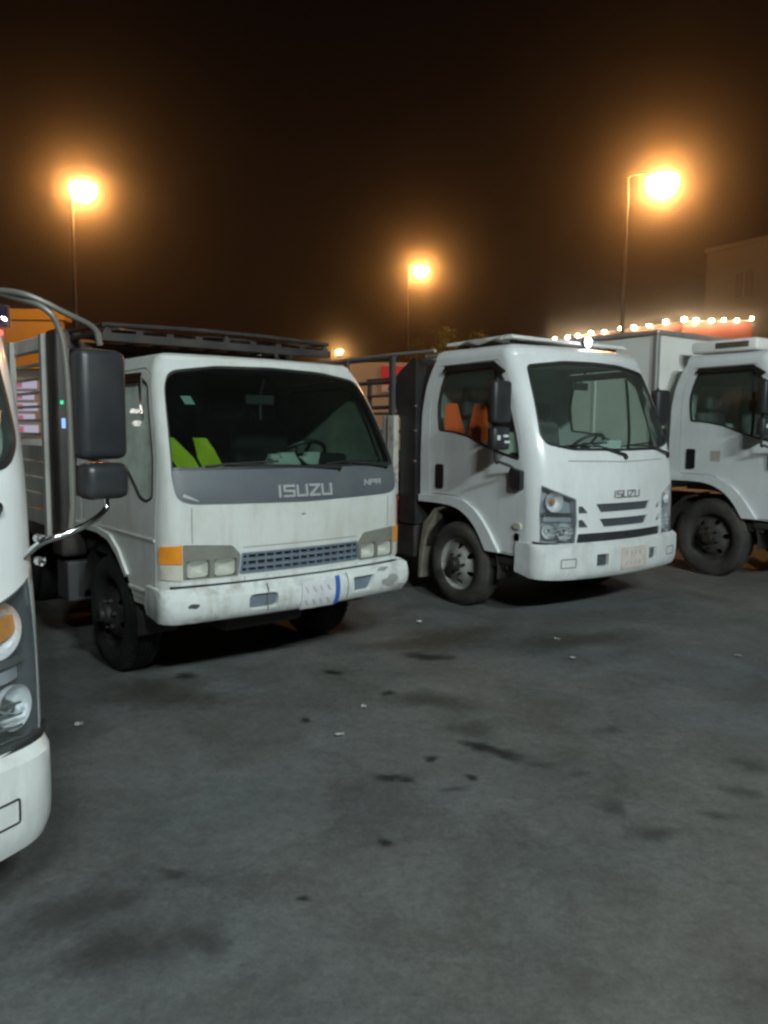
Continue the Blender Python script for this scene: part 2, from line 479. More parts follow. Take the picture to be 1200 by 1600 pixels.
def sheet(name, mapfn, outline, holes, o1, o2, mat, parent, step=0.06, smooth=40):
    """a sheet with holes cut out of it, laid on a curved surface mapfn(S, z, offset) and given thickness o1..o2"""
    loops = [dense(l, step * 0.7) for l in [outline] + list(holes)]
    allp = np.array([p for l in loops for p in l])
    x0, y0 = np.array(loops[0]).min(0)
    x1, y1 = np.array(loops[0]).max(0)
    gx, gy = np.meshgrid(np.arange(x0 + step / 2, x1, step), np.arange(y0 + step / 2, y1, step))
    gx, gy = gx.ravel(), gy.ravel()
    if len(gx):
        ok = inside(gx, gy, loops[0])
        for h in loops[1:]: ok &= ~inside(gx, gy, h)
        gx, gy = gx[ok], gy[ok]
    if len(gx):
        d = np.full(len(gx), 9.0)
        for p in allp: d = np.minimum(d, (gx - p[0]) ** 2 + (gy - p[1]) ** 2)
        ok = d > (step * 0.4) ** 2
        gx, gy = gx[ok], gy[ok]
    V = [Vector(p) for p in allp.tolist()]
    E = []
    k = 0
    for l in loops:
        n = len(l)
        E += [(k + i, k + (i + 1) % n) for i in range(n)]
        k += n
    V += [Vector((a, b)) for a, b in zip(gx, gy)]
    rv, re_, rf, *_ = delaunay_2d_cdt(V, E, [], 0, 1e-6)
    pv = np.array([v[:] for v in rv])
    F = np.array([list(f) for f in rf if len(f) == 3])
    c = pv[F].mean(1)
    ok = inside(c[:, 0], c[:, 1], loops[0])
    for h in loops[1:]: ok &= ~inside(c[:, 0], c[:, 1], h)
    F = F[ok]
    a, b, cc = pv[F[:, 0]], pv[F[:, 1]], pv[F[:, 2]]
    ar = (b[:, 0] - a[:, 0]) * (cc[:, 1] - a[:, 1]) - (b[:, 1] - a[:, 1]) * (cc[:, 0] - a[:, 0])
    F[ar < 0] = F[ar < 0][:, ::-1]
    F = F[np.abs(ar) > 1e-10]
    top = mapfn(pv[:, 0], pv[:, 1], o1)
    bot = mapfn(pv[:, 0], pv[:, 1], o2)
    n = len(pv)
    faces = F.tolist() + (F[:, ::-1] + n).tolist()
    cnt = {}
    for t in F.tolist():
        for i in range(3):
            e = (t[i], t[(i + 1) % 3])
            cnt[e] = cnt.get(e, 0) + 1
    for (i, j) in cnt:
        if (j, i) not in cnt: faces.append((j, i, i + n, j + n))
    used = sorted({i for f in faces for i in f})
    ix = {u: q for q, u in enumerate(used)}
    vv = np.concatenate([top, bot])
    return mesh_obj(name, vv[used], [[ix[i] for i in f] for f in faces], mat, parent, smooth)

# ------------------------------------------------------------------ curved cab surfaces (metres, truck coordinates: x across, y rearward, z up)
def pchip(tab):
    X=np.array([a for a,b in tab],float);Yv=np.array([b for a,b in tab],float)
    if len(X)==1: X=np.array([X[0],X[0]+1]);Yv=np.array([Yv[0],Yv[0]])
    h=np.diff(X);d=np.diff(Yv)/h;m=np.zeros(len(X));m[0]=d[0];m[-1]=d[-1]
    for i in range(1,len(X)-1):
        m[i]=0 if d[i-1]*d[i]<=0 else 2*d[i-1]*d[i]/(d[i-1]+d[i])
    def f(z):
        z=np.clip(np.asarray(z,float),X[0],X[-1]);i=np.clip(np.searchsorted(X,z)-1,0,len(X)-2)
        hh=h[i];t=(z-X[i])/hh
        return (2*t**3-3*t**2+1)*Yv[i]+(t**3-2*t**2+t)*hh*m[i]+(-2*t**3+3*t**2)*Yv[i+1]+(t**3-t**2)*hh*m[i+1]
    return f
LF,LC,LS=.85,.30,1.35
SM=LF+LC+LS
class Surf:
    def __init__(s,W,Y,YR,R,th0=.2):
        s.W,s.Y,s.YR,s.R=pchip(W),pchip(Y),pchip(YR),pchip(R);s.th=th0
    def k(s,z):
        w,R=s.W(z),s.R(z);xe=w-R+R*math.sin(s.th);c=math.tan(s.th)*xe/2
        return w,R,xe,c,s.Y(z)+c+R*math.cos(s.th)
    def base(s,S,z):
        S=np.asarray(S,float);z=np.asarray(z,float);w,R,xe,c,yc=s.k(z);a=np.abs(S);sg=np.where(S<0,-1,1)
        xf=a/LF*xe;yf=s.Y(z)+c*(a/LF)**2
        th=s.th+np.clip((a-LF)/LC,0,1)*(math.pi/2-s.th)
        xc=w-R+R*np.sin(th);ycn=yc-R*np.cos(th)
        ys=yc+(a-LF-LC)/LS*(s.YR(z)-yc)
        x=np.where(a<=LF,xf,np.where(a<=LF+LC,xc,w));y=np.where(a<=LF,yf,np.where(a<=LF+LC,ycn,ys))
        return np.stack([x*sg,y,z],-1)
    def P(s,S,z,off=0.):
        S=np.asarray(S,float);z=np.asarray(z,float);b=s.base(S,z)
        if np.all(np.asarray(off)==0): return b
        e=1e-3;n=np.cross(s.base(S+e,z)-s.base(S-e,z),s.base(S,z+e)-s.base(S,z-e))
        n/=np.linalg.norm(n,axis=-1,keepdims=True)+1e-12
        return b+n*(np.asarray(off)[...,None] if np.ndim(off) else off)
    def F(s,x,z):
        w,R,xe,c,yc=[float(v) for v in s.k(z)];a=abs(x);sg=-1 if x<0 else 1
        if a<=xe: return sg*a/xe*LF
        th=math.asin(min(1,(a-w+R)/R));return sg*(LF+LC*(th-s.th)/(math.pi/2-s.th))
    def Q(s,y,z):
        w,R,xe,c,yc=[float(v) for v in s.k(z)]
        if y>=yc: return LF+LC+LS*(y-yc)/(float(s.YR(z))-yc)
        th=math.acos(max(-1,min(1,(yc-y)/R)))
        if th>=s.th: return LF+LC*(th-s.th)/(math.pi/2-s.th)
        return LF*math.sqrt(max(0,(y-float(s.Y(z)))/c))
    def cv(s,p):
        k,a,z=p
        return (s.F(a,z) if k=='f' else -s.Q(a,z) if k=='l' else s.Q(a,z) if k=='r' else a, z)
NEW=Surf([(.4,.97),(1.0,.97),(1.35,.97),(1.6,.965),(2.0,.945),(2.3,.92)],
 [(.4,-.05),(.75,-.05),(1.05,-.04),(1.25,-.02),(1.45,.02),(1.6,.07),(1.9,.2),(2.2,.34),(2.3,.40)],
 [(.4,1.68),(1.75,1.68),(2.0,1.65),(2.2,1.58),(2.3,1.52)],[(.4,.2),(1.2,.2),(1.6,.17),(2.3,.13)],.27)
OLD=Surf([(.4,.90),(1.0,.90),(1.3,.885),(1.45,.87),(1.8,.822),(2.0,.775),(2.07,.74)],
 [(.4,-.01),(.95,-.03),(1.2,-.03),(1.4,.01),(1.6,.10),(2.0,.335),(2.07,.385)],
 [(.4,1.58),(1.6,1.58),(2.07,1.52)],[(.4,.14),(1.2,.13),(1.45,.10),(2.07,.08)],.19)
TALL=Surf([(.4,.97),(1.0,.97),(1.35,.97),(1.6,.97),(2.0,.955),(2.3,.92)],
 [(.4,-.05),(.75,-.05),(1.05,-.04),(1.25,-.02),(1.45,.0),(1.6,.03),(1.9,.11),(2.1,.20),(2.2,.27),(2.3,.35)],
 [(.4,1.68),(1.75,1.68),(2.0,1.65),(2.2,1.58),(2.3,1.52)],[(.4,.2),(1.2,.2),(1.6,.17),(2.3,.13)],.27)
def offset_poly(poly, d):
    """move a closed outline inward by d"""
    p = np.array(poly, float)
    ar = 0.5 * np.sum(p[:, 0] * np.roll(p[:, 1], -1) - np.roll(p[:, 0], -1) * p[:, 1])
    sg = 1 if ar > 0 else -1
    t = np.roll(p, -1, 0) - np.roll(p, 1, 0)
    t /= np.linalg.norm(t, axis=1, keepdims=True) + 1e-9
    return [tuple(q) for q in p + sg * d * np.stack([-t[:, 1], t[:, 0]], 1)]

def mir(pts):
    return [('f', -a, z) if k == 'f' else (('r' if k == 'l' else 'l' if k == 'r' else k), a if k != 'S' else -a, z) for (k, a, z) in pts]

def bend(pts, n=5):
    """smooth curve through side-view points"""
    k = pts[0][0]
    return [(k, float(p[0]), float(p[1])) for p in curve_pts([(a, z, 0) for _, a, z in pts], n)]

class Skin:
    def __init__(s, surf, root, parts):
        s.s, s.root, s.parts = surf, root, parts
    def line(s, pts, r=0.0):
        return fillet([s.s.cv(p) for p in pts], r)
    def piece(s, name, pts, o1, o2, mat, parent=None, holes=(), r=0.0, step=0.05, raw=False):
        out = pts if raw else s.line(pts, r)
        o = sheet(name, s.s.P, out, holes, o1, o2, mat, parent or s.root, step)
        if not parent: s.parts.append(o)
        return o
    def at(s, k, a, z, off=0.0):
        S, z = s.s.cv((k, a, z))
        return Vector(s.s.P(np.array([S]), np.array([z]), off)[0])
    def roof(s, name, zt, r, h, crown, mat):
        S = np.concatenate([np.linspace(-SM, -LF - LC, 16), np.linspace(-LF - LC, -LF, 7)[1:], np.linspace(-LF, LF, 25)[1:], np.linspace(LF, LF + LC, 7)[1:], np.linspace(LF + LC, SM, 16)[1:]])
        v, f = [], []
        n = len(S)
        loops = []
        for i, ph in enumerate(np.linspace(0, math.pi / 2, 7)):
            p = s.s.P(S, np.full(n, zt), -r * (1 - math.cos(ph)) if i else 0.0).copy()
            p[:, 2] = zt + h * math.sin(ph)
            loops.append(p)
        c = loops[-1].mean(0)
        for k in (0.75, 0.5, 0.25):
            p = c + (loops[6] - c) * k
            p[:, 2] = zt + h + crown * (1 - k ** 2)
            loops.append(p)
        for p in loops: v += p.tolist()
        for i in range(len(loops) - 1):
            for j in range(n):
                a, b = i * n + j, i * n + (j + 1) % n
                f.append((a, b, b + n, a + n))
        v.append([c[0], c[1], zt + h + crown])
        k = (len(loops) - 1) * n
        for j in range(n): f.append((k + j, k + (j + 1) % n, len(v) - 1))
        o = mesh_obj(name, v, f, mat, s.root, 40)
        s.parts.append(o)
        return o

LET = {  # stroke letters in a unit box
    'I': [[(.5, 0), (.5, 1)]],
    'S': [[(1, 1), (0, 1), (0, .52), (1, .48), (1, 0), (0, 0)]],
    'U': [[(0, 1), (0, 0), (1, 0), (1, 1)]],
    'Z': [[(0, 1), (1, 1), (0, 0), (1, 0)]],
    'N': [[(0, 0), (0, 1), (1, 0), (1, 1)]],
    'P': [[(0, 0), (0, 1), (1, 1), (1, .5), (0, .5)]],
    'R': [[(0, 0), (0, 1), (1, 1), (1, .5), (0, .5)], [(.45, .5), (1, 0)]],
}
def lettering(sk, name, text, x0, x1, z0, z1, wd, mat, o1=0.012, o2=0.001, slant=0.0, rise=0.0, parent=None):
    mb = MB()
    wts = [0.42 if ch == 'I' else 1.0 for ch in text]
    for i, ch in enumerate(text):
        cw = (x1 - x0) * wts[i] / sum(wts)
        gw = cw * (0.72 if ch != 'I' else 0.3)
        gx = x0 + (x1 - x0) * sum(wts[:i]) / sum(wts) + (cw - gw) / 2
        for st in LET[ch]:
            q = [(gx + a * gw + slant * b * (z1 - z0), z0 + b * (z1 - z0) + rise * ((gx - x0) / (x1 - x0))) for a, b in st]
            for (a, b) in zip(q, q[1:]):
                d = np.array(b) - np.array(a)
                d = d / (np.linalg.norm(d) + 1e-9)
                nn = np.array([-d[1], d[0]]) * wd / 2
                e = d * wd / 2
                cs = [np.array(a) - e + nn, np.array(a) - e - nn, np.array(b) + e - nn, np.array(b) + e + nn]
                t = [sk.at('f', c[0], c[1], o1) for c in cs]
                u = [sk.at('f', c[0], c[1], o2) for c in cs]
                mb.add(t + u, [(0, 1, 2, 3), (7, 6, 5, 4), (0, 4, 5, 1), (1, 5, 6, 2), (2, 6, 7, 3), (3, 7, 4, 0)])
    o = mb.build(name, mat, parent or sk.root)
    if not parent: sk.parts.append(o)
    return o

def wheel(root, x, y, R, side, rim='rim', w=0.205, dish=1, tyre='tyre'):
    """side -1: outer face towards -x"""
    e = bpy.data.objects.new('wheel', None)
    col.objects.link(e)
    e.parent = root
    e.location = (x, y, R)
    e.rotation_euler = (random.random() * 6, 0, 0)
    k = R / 0.39
    h = w / 2
    g = 0.011
    prof = [(-h + .02, .235 * k), (-h, .25 * k), (-h - .012, .29 * k), (-h - .014, .325 * k), (-h - .006, .355 * k), (-h + .012, .378 * k), (-h + .035, R)]
    for gx in (-.045, -.015, .015, .045):
        prof += [(gx - .006, R), (gx - .004, R - g), (gx + .004, R - g), (gx + .006, R)]
    prof += [(-a, r) for a, r in reversed(prof[:7])]
    ty = MB().lathe(prof, 'x', seg=64)
    for j in range(48):          # shoulder lugs
        a = 2 * math.pi * j / 48
        for sx2 in (-1, 1):
            x0, x1 = sx2 * (h - .045), sx2 * (h - .008)
            q = []
            for rr, xx in ((R - .004, x0), (R + .006, x0), (R - .006, x1), (R - .020, x1)):
                for da in (-.035, .035): q.append((xx, rr * math.cos(a + da), rr * math.sin(a + da)))
            ty.add(q, [(0, 1, 3, 2), (2, 3, 5, 4), (4, 5, 7, 6), (0, 2, 4, 6), (1, 7, 5, 3)])
    ty.build('tyre', tyre, e, 40)
    dep = pchip([(0, .05), (.07, .05), (.085, .03), (.12, .03), (.17, -.012), (.205, -.035), (.24, -.03)] if dish > 0 else [(0, -.09), (.12, -.09), (.17, -.07), (.24, -.01)])
    f0 = side * (h - .03)
    def mp(a, b, off):
        r = np.hypot(a, b)
        return np.stack([f0 + side * (dep(r / k) + off), a, b], -1)
    circ = lambda cx, cy, r, n=24: [(cx + r * math.cos(2 * math.pi * i / n), cy + r * math.sin(2 * math.pi * i / n)) for i in range(n)]
    holes = [circ(.165 * k * math.cos(a), .165 * k * math.sin(a), .027 * k, 14) for a in [math.pi / 3 * i for i in range(6)]]
    r = fix_normals(sheet('rim', mp, circ(0, 0, .236 * k, 48), holes, 0.0, -.008, rim, e, 0.035, 40))
    lip = MB().lathe([(side * -.10 + f0, .225 * k), (f0 - side * .035, .228 * k), (f0 + side * .012, .235 * k), (f0 + side * .022, .246 * k), (f0 + side * .016, .252 * k), (f0 - side * .02, .245 * k)], 'x', seg=48).build('rim_lip', rim, e, 40)
    fix_normals(lip)
    hb = MB().lathe([(f0 + side * .04, .07 * k), (f0 + side * .075, .066 * k), (f0 + side * .085, .05 * k), (f0 + side * .11, .045 * k), (f0 + side * .115, .02 * k), (f0 + side * .115, .0005)], 'x', seg=24)
    for i in range(6):
        a = math.pi / 3 * i + .5
        cx, cz = .098 * k * math.cos(a), .098 * k * math.sin(a)
        hb.lathe([(f0 + side * .025, .016 * k), (f0 + side * .055, .015 * k), (f0 + side * .058, .0005)], 'x', (0, cx, cz), 6)
    fix_normals(hb.build('hub', 'hub' if tyre == 'tyre' else 'rim_black', e, 40))
    fix_normals(MB().lathe([(f0 - side * .16, .0005), (f0 - side * .16, .20 * k), (f0 - side * .075, .205 * k), (f0 - side * .07, .0005)], 'x', seg=28).build('brake_drum', 'dark_steel', e, 40))
    return e

def running_gear(root, R, track, y_f, y_r, length, rim='rim', mat='dark_steel', hw=0.4, tyre='tyre'):
    for sd in (-1, 1): wheel(root, sd * (track - .10), y_f, R, sd, rim, tyre=tyre)
    for sd in (-1, 1):
        wheel(root, sd * (track - .08), y_r, R, sd, 'rim_dark', dish=-1, tyre=tyre)
        wheel(root, sd * (track - .32), y_r, R, sd, 'rim_dark', dish=-1, tyre=tyre)
    fr = MB()
    zc = R * 1.45
    for sd in (-1, 1): fr.box(sd * hw - .035, sd * hw + .035, .35, length, zc, zc + .19)
    for y in (.5, 1.4, 2.4, 3.4, length - .2):
        if y < length: fr.box(-hw, hw, y - .04, y + .04, zc + .02, zc + .15)
    fr.build('chassis_frame', mat, root)
    ax = MB().tube([(-track + .1, y_f, R), (-.4, y_f, R - .06), (.4, y_f, R - .06), (track - .1, y_f, R)], .05, 8)
    for sd in (-1, 1): ax.box(sd * hw - .035, sd * hw + .035, y_f - .55, y_f + .55, R + .0, R + .07)
    ax.build('front_axle', mat, root)
    MB().tube([(-track + .1, y_r, R), (-.15, y_r, R), (0, y_r, R), (.15, y_r, R), (track - .1, y_r, R)], [.07, .07, .17, .07, .07], 10).build('rear_axle', mat, root)
    eng = MB().box(-.33, .33, .45, 1.5, R * .72, zc + .25, .06)
    eng.build('engine_sump', mat, root)

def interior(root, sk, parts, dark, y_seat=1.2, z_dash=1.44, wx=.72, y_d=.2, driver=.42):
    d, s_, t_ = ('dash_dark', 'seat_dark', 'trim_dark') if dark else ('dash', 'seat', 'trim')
    o = MB().prism([(y_d + .08, z_dash - .4), (y_d + .0, z_dash - .06), (y_d + .12, z_dash), (y_d + .38, z_dash - .015), (y_d + .47, z_dash - .09), (y_d + .47, z_dash - .4)], -wx, wx, 'x').build('dashboard', d, root, 30)
    parts.append(o)
    b = MB().box(driver - .2, driver + .2, y_d + .22, y_d + .46, z_dash - .02, z_dash + .07, .03).build('instrument_binnacle', d, o, 40)
    sw = bpy.data.objects.new('steering_wheel', None)
    col.objects.link(sw)
    sw.parent = root
    parts.append(sw)
    sw.location = (driver, y_d + .55, z_dash + .03)
    sw.rotation_euler = (math.radians(-38), 0, 0)
    ring = [(.20 * math.cos(a), .20 * math.sin(a), 0) for a in np.linspace(0, 2 * math.pi, 33)]
    MB().tube(ring, .016, 8, False).build('wheel_ring', 'black', sw, 40)
    MB().tube([(-.2, 0, 0), (-.06, 0, -.03), (.06, 0, -.03), (.2, 0, 0)], .014, 6).tube([(0, -.2, 0), (0, 0, -.03)], .014, 6).lathe([(-.05, .06), (-.01, .06), (.0, .05), (.0, .0005)], 'z', seg=16).tube([(0, 0, -.03), (0, 0, -.45)], .03, 8).build('wheel_spokes', 'black', sw, 40)
    for cx, w in ((-.53, .25), (.46, .25)):
        e = bpy.data.objects.new('seat', None)
        col.objects.link(e)
        e.parent = root
        parts.append(e)
        e.location = (cx, y_seat, 0)
        MB().box(-w, w, -.42, .06, z_dash - .42, z_dash - .26, .05).build('seat_cushion', s_, e, 40)
        bk = MB().box(-w, w, .04, .17, z_dash - .36, z_dash + .28, .05)
        bk.v = [(x, y + (z - z_dash + .3) * .18, z) for x, y, z in bk.v]
        bk.build('seat_back', s_, e, 40)
        hr = MB().box(-.12, .12, .13, .22, z_dash + .31, z_dash + .47, .035).tube([(-.06, .17, z_dash + .2), (-.06, .18, z_dash + .35)], .008, 6).tube([(.06, .17, z_dash + .2), (.06, .18, z_dash + .35)], .008, 6)
        hr.build('headrest', s_, e, 40)
    o = MB().box(-.85, .85, .35, 1.5, z_dash - .62, z_dash - .55).box(-.16, .16, .6, 1.45, z_dash - .55, z_dash - .36).build('cab_floor', d, root)
    parts.append(o)

def stake_body(root, hw, y0, y1, z0, zt, board_top, nboard, nrail, mat_board, mat_rail, mat_post, mat_head, rail_r=0.011, head=True, thick_top=None):
    """open cargo bed: floor, boards, posts, rails"""
    bd = bpy.data.objects.new('cargo_bed', None)
    col.objects.link(bd)
    bd.parent = root
    MB().box(-hw, hw, y0, y1, z0 - .10, z0).build('bed_floor', 'dark_steel', bd)
    h = (board_top - z0) / nboard
    for sd in (-1, 1):
        for i in range(nboard):
            MB().box(sd * hw - .014, sd * hw + .014, y0 + .03, y1, z0 + i * h + .006, z0 + (i + 1) * h - .006, .005).build('side_board', mat_board, bd)
        for y in np.linspace(y0 + .02, y1, 5):
            MB().box(sd * (hw + .017), sd * (hw + .06), y - .03, y + .03, z0 - .08, zt).build('stake_post', mat_post, bd)
        for i in range(nrail):
            z = board_top + (zt - board_top) * (i + 1) / (nrail + 1)
            MB().tube([(sd * hw, y0, z), (sd * hw, y1, z)], rail_r, 8).build('side_rail', mat_rail, bd)
        t = thick_top or .03
        MB().box(sd * hw - .03, sd * hw + .03, y0, y1, zt - t, zt, min(.012, t * .4)).build('top_rail', mat_rail, bd)
    for i in range(nboard):
        MB().box(-hw, hw, y1 - .014, y1 + .014, z0 + i * h + .006, z0 + (i + 1) * h - .006).build('tail_board', mat_board, bd)
    return bd

def safety_vest(name, mat, band, label, loc, rz, w=.22, h=.34, tilt=0.0, collar=.5, shear=0.0):
    """vest laid over something: two front panels with a V between them"""
    v = thing(name, label, 'safety vest', loc, rz)
    for sd in (-1, 1):
        poly = [(sd * .01, 0), (sd * w, .0), (sd * w * 1.02, h * .6), (sd * w * .95, h), (sd * w * .42, h * 1.02), (sd * w * .12, h * collar), (sd * .012, h * collar * .8)]
        def mp(a, b, off):
            return np.stack([a + shear * (h - b), off - .02 * np.sin(a * 30 + b * 9) * .5 + np.sin(tilt) * b, b * np.cos(tilt)], -1)
        p = sheet('vest_panel', mp, poly if sd > 0 else poly[::-1], [], .006, -.006, mat, v, .03, 60)
        strip = [(sd * w * .45, .005), (sd * w * .62, .005), (sd * w * .66, h * .98), (sd * w * .5, h * .98)]
        sheet('reflective_band', mp, strip if sd > 0 else strip[::-1], [], .010, .005, band, p, .03, 60)
    return v

# ------------------------------------------------------------------ newer rounded cab
def new_truck(label, X, Y, deg, dz=0.0, R=0.39, rim='rim', mirror='arm', housing='lamp_back', flap='rust_tan', tyre='tyre', surf=None, wide=0.0, bw=0.0):
    root = thing('cab_over_truck', label, 'truck', (X, Y, 0), math.radians(deg), 'white cab-over trucks parked in a row')
    parts = []
    surf = surf or NEW
    sk = Skin(surf, root, parts)
    ws = [('f', -.60, 1.475), ('f', 0, 1.468), ('f', .60, 1.475), ('f', .84, 1.525), ('f', .885, 1.60), ('f', .845, 1.9), ('f', .81, 2.21), ('f', .4, 2.26), ('f', 0, 2.268), ('f', -.4, 2.26), ('f', -.81, 2.21), ('f', -.845, 1.9), ('f', -.885, 1.60), ('f', -.84, 1.525)]
    ws = [(k, a + math.copysign(wide, a) if abs(a) > .7 else a, z) for k, a, z in ws]
    wsl = sk.line(ws, .05)
    door = [('l', .27, .578), ('l', .57, .578), ('l', .72, .80), ('l', .90, .955), ('l', 1.13, 1.03), ('l', 1.52, 1.03), ('l', 1.545, 1.6), ('l', 1.53, 2.0), ('l', 1.45, 2.24), ('l', .68, 2.255), ('l', .53, 2.1), ('l', .33, 1.40), ('l', .27, 1.2)]
    win = [('l', .345, 1.385), ('l', .55, 1.43), ('l', .77, 1.49), ('l', 1.0, 1.575), ('l', 1.22, 1.615), ('l', 1.42, 1.63), ('l', 1.45, 1.9), ('l', 1.37, 2.185), ('l', .70, 2.20), ('l', .57, 2.08)]
    hl = [('f', -.915, 1.19), ('f', -.607, 1.065), ('f', -.60, .87), ('f', -.616, .675), ('f', -.925, .69), ('f', -.93, .95)]
    arch = bend([('l', 1.67, .94), ('l', 1.24, .935), ('l', 1.02, .88), ('l', .85, .755), ('l', .72, .565)])
    shell = arch + [('l', .2, .56), ('f', -.7, .60), ('f', .7, .60), ('r', .2, .56)] + mir(arch)[::-1]
    out = [sk.s.cv(p) for p in shell] + [(SM, .95), (SM, 2.30), (-SM, 2.30), (-SM, .95)]
    dl, dr = sk.line(door, .03), sk.line(mir(door), .03)
    hls = [sk.line(hl, .012), sk.line(mir(hl), .012)]
    slots = []
    for q in ([(-.39, 1.015), (.39, 1.015), (.335, .942), (-.335, .942)], [(-.35, .885), (.35, .885), (.295, .812), (-.295, .812)]):
        slots.append([('f', a, z) for a, z in q])
    for q in ([(-.582, 1.0), (-.54, 1.0), (-.48, .94), (-.582, .94)], [(-.582, .885), (-.54, .885), (-.48, .818), (-.582, .818)]):
        p = [('f', a, z) for a, z in q]
        slots += [p, mir(p)]
    low = [('f', -.585, .765), ('f', .585, .765), ('f', .60, .685), ('f', -.60, .685)]
    slots.append(low)
    sl = [sk.line(p, .008) for p in slots]
    sk.piece('cab_shell', out, 0.0, -.025, 'white_new', holes=[wsl, offset_poly(dl, -.008), offset_poly(dr, -.008)] + hls + sl, raw=True, step=.055)
    sk.roof('roof', 2.30, .13, .10, .03, 'white_new')
    # grille
    for p in sl: sk.piece('grille_insert', p, -.022, -.04, 'slot_grey' if p is not sl[-1] else 'black', raw=True)
    for k in range(3):
        z = .70 + .02 * k
        sk.piece('grille_bar', [('f', -.58, z), ('f', .58, z), ('f', .58, z + .006), ('f', -.58, z + .006)], -.008, -.02, 'lamp_dark')
    sm = [('f', -.66, 1.385), ('f', 0, 1.372), ('f', .66, 1.385), ('f', .66, 1.39), ('f', 0, 1.377), ('f', -.66, 1.39)]
    sk.piece('bonnet_seam', sm, .0015, -.002, 'black')
    lettering(sk, 'lettering', 'ISUZU', -.185, .185, 1.066, 1.120, .0085, 'badge', slant=.15)
    # windscreen
    wi = offset_poly(dense(wsl, .05), .022)
    sk.piece('windscreen_seal', wsl, .003, -.03, 'black', holes=[wi], raw=True, step=.03)
    gl = sk.piece('windscreen', wi, -.006, -.011, 'glass_new', raw=True)
    for x0, x1 in ((.02, -.62), (.80, .10)):
        a, m_, b = sk.at('f', x0 - .02, 1.43, .03), sk.at('f', (x0 + x1) / 2, 1.50, .03), sk.at('f', x1, 1.515, .012)
        w = MB().tube([sk.at('f', x0, 1.41, .0), a, m_, b], [.014, .012, .008, .006], 6)
        e1, e2 = sk.at('f', x1 - .12, 1.505, .006), sk.at('f', x1 + .42, 1.54, .006)
        w.tube([e1, b, e2], .007, 6).lathe([(-.012, .02), (.012, .022), (.02, .0005)], 'y', tuple(sk.at('f', x0, 1.41, .008)), 10)
        parts.append(w.build('wiper', 'black', root, 40))
    mrr = MB().box(-.11, .11, .52, .545, 2.02, 2.09, .01).tube([(0, .53, 2.08), (0, .46, 2.2)], .008, 6).build('rear_view_mirror', 'black', root)
    parts.append(mrr)
    # doors
    for k, (d, sd) in enumerate(((door, 'l'), (mir(door), 'r'))):
        wn_ = win if sd == 'l' else mir(win)
        wl = sk.line(wn_, .035)
        D = sk.piece('door', dl if sd == 'l' else dr, 0.0, -.03, 'white_door', holes=[wl], raw=True)
        wi2 = offset_poly(dense(wl, .04), .016)
        sk.piece('window_seal', wl, .003, -.028, 'black', D, holes=[wi2], raw=True, step=.03)
        sk.piece('door_window', wi2, -.008, -.012, 'glass_new', D, raw=True)
        h = [(sd, 1.435, 1.315), (sd, 1.33, 1.315), (sd, 1.33, 1.085), (sd, 1.435, 1.085)]
        sk.piece('door_handle', h, .014, -.004, 'black_gloss', D, r=.02)
        # rain visor above the window
        vz = [(sd, .60, 2.12), (sd, .72, 2.19), (sd, 1.38, 2.18), (sd, 1.36, 2.235), (sd, .70, 2.245), (sd, .55, 2.15)]
        sk.piece('rain_visor', vz, .03, .022, 'black_gloss', D)
        sk.piece('window_divider', [(sd, .66, 1.48), (sd, .685, 1.485), (sd, .72, 2.17), (sd, .70, 2.17)], -.002, -.02, 'black', D)
    # wheel arch flares, repeaters, skirt
    fl = bend([('l', 1.67, 1.008), ('l', 1.13, 1.012), ('l', .90, .94), ('l', .72, .79), ('l', .545, .568)]) + bend([('l', .715, .568), ('l', .85, .757), ('l', 1.02, .882), ('l', 1.24, .938), ('l', 1.67, .942)])
    for q in (fl, mir(fl)): sk.piece('arch_flare', q, .03, -.012, 'white_new')
    for sd in 'lr':
        sk.piece('side_repeater', [(sd, .30, .80), (sd, .385, .80), (sd, .385, .85), (sd, .30, .85)], .018, 0, 'clear_lens', r=.02)
        sk.piece('side_marker', [(sd, .315, .70), (sd, .37, .70), (sd, .37, .765), (sd, .315, .765)], .012, 0, 'chrome', r=.015)
    # headlights
    for q, ln in ((hl, hls[0]), (mir(hl), hls[1])):
        m_ = (lambda p: p) if q is hl else mir
        B_ = sk.piece('headlight', ln, -.085, -.10, housing, raw=True)
        sk.piece('lamp_wall', ln, -.002, -.088, 'lamp_back' if housing == 'lamp_back' else 'lamp_dark', B_, holes=[offset_poly(dense(ln, .03), .008)], raw=True, step=.03)
        sk.piece('lamp_lens', ln, .004, -.001, 'glass_lens', B_, raw=True)
        sk.piece('lamp_bar', m_([('f', -.91, .935), ('f', -.62, .925), ('f', -.62, .945), ('f', -.91, .96)]), -.03, -.06, 'chrome', B_)
        sk.piece('lamp_shelf', m_([('f', -.905, .88), ('f', -.62, .87), ('f', -.62, .905), ('f', -.905, .92)]), -.05, -.08, 'lamp_back', B_)
        for (a, z, r) in ((-.80, 1.045, .088), (-.70, .79, .085), (-.855, .80, .07)):
            sx_ = a if q is hl else -a
            c = sk.at('f', sx_, z, -.03)
            n_ = (sk.at('f', sx_, z, .0) - sk.at('f', sx_, z, -.1)).normalized()
            o = MB().lathe([(.0, r), (-.02, r * .96), (-.045, r * .75), (-.06, r * .4), (-.064, .001)], 'z', seg=28).build('reflector', 'reflector', B_, 50)
            o.location = c
            o.rotation_euler = n_.to_track_quat('Z', 'Y').to_euler()
            bl = MB().lathe([(-.06, .022), (-.03, .022), (-.012, .016), (-.008, .0005)], 'z', seg=14).build('lamp_bulb', 'amber' if z > 1 else 'chrome', B_, 50)
            bl.location, bl.rotation_euler = o.location, o.rotation_euler
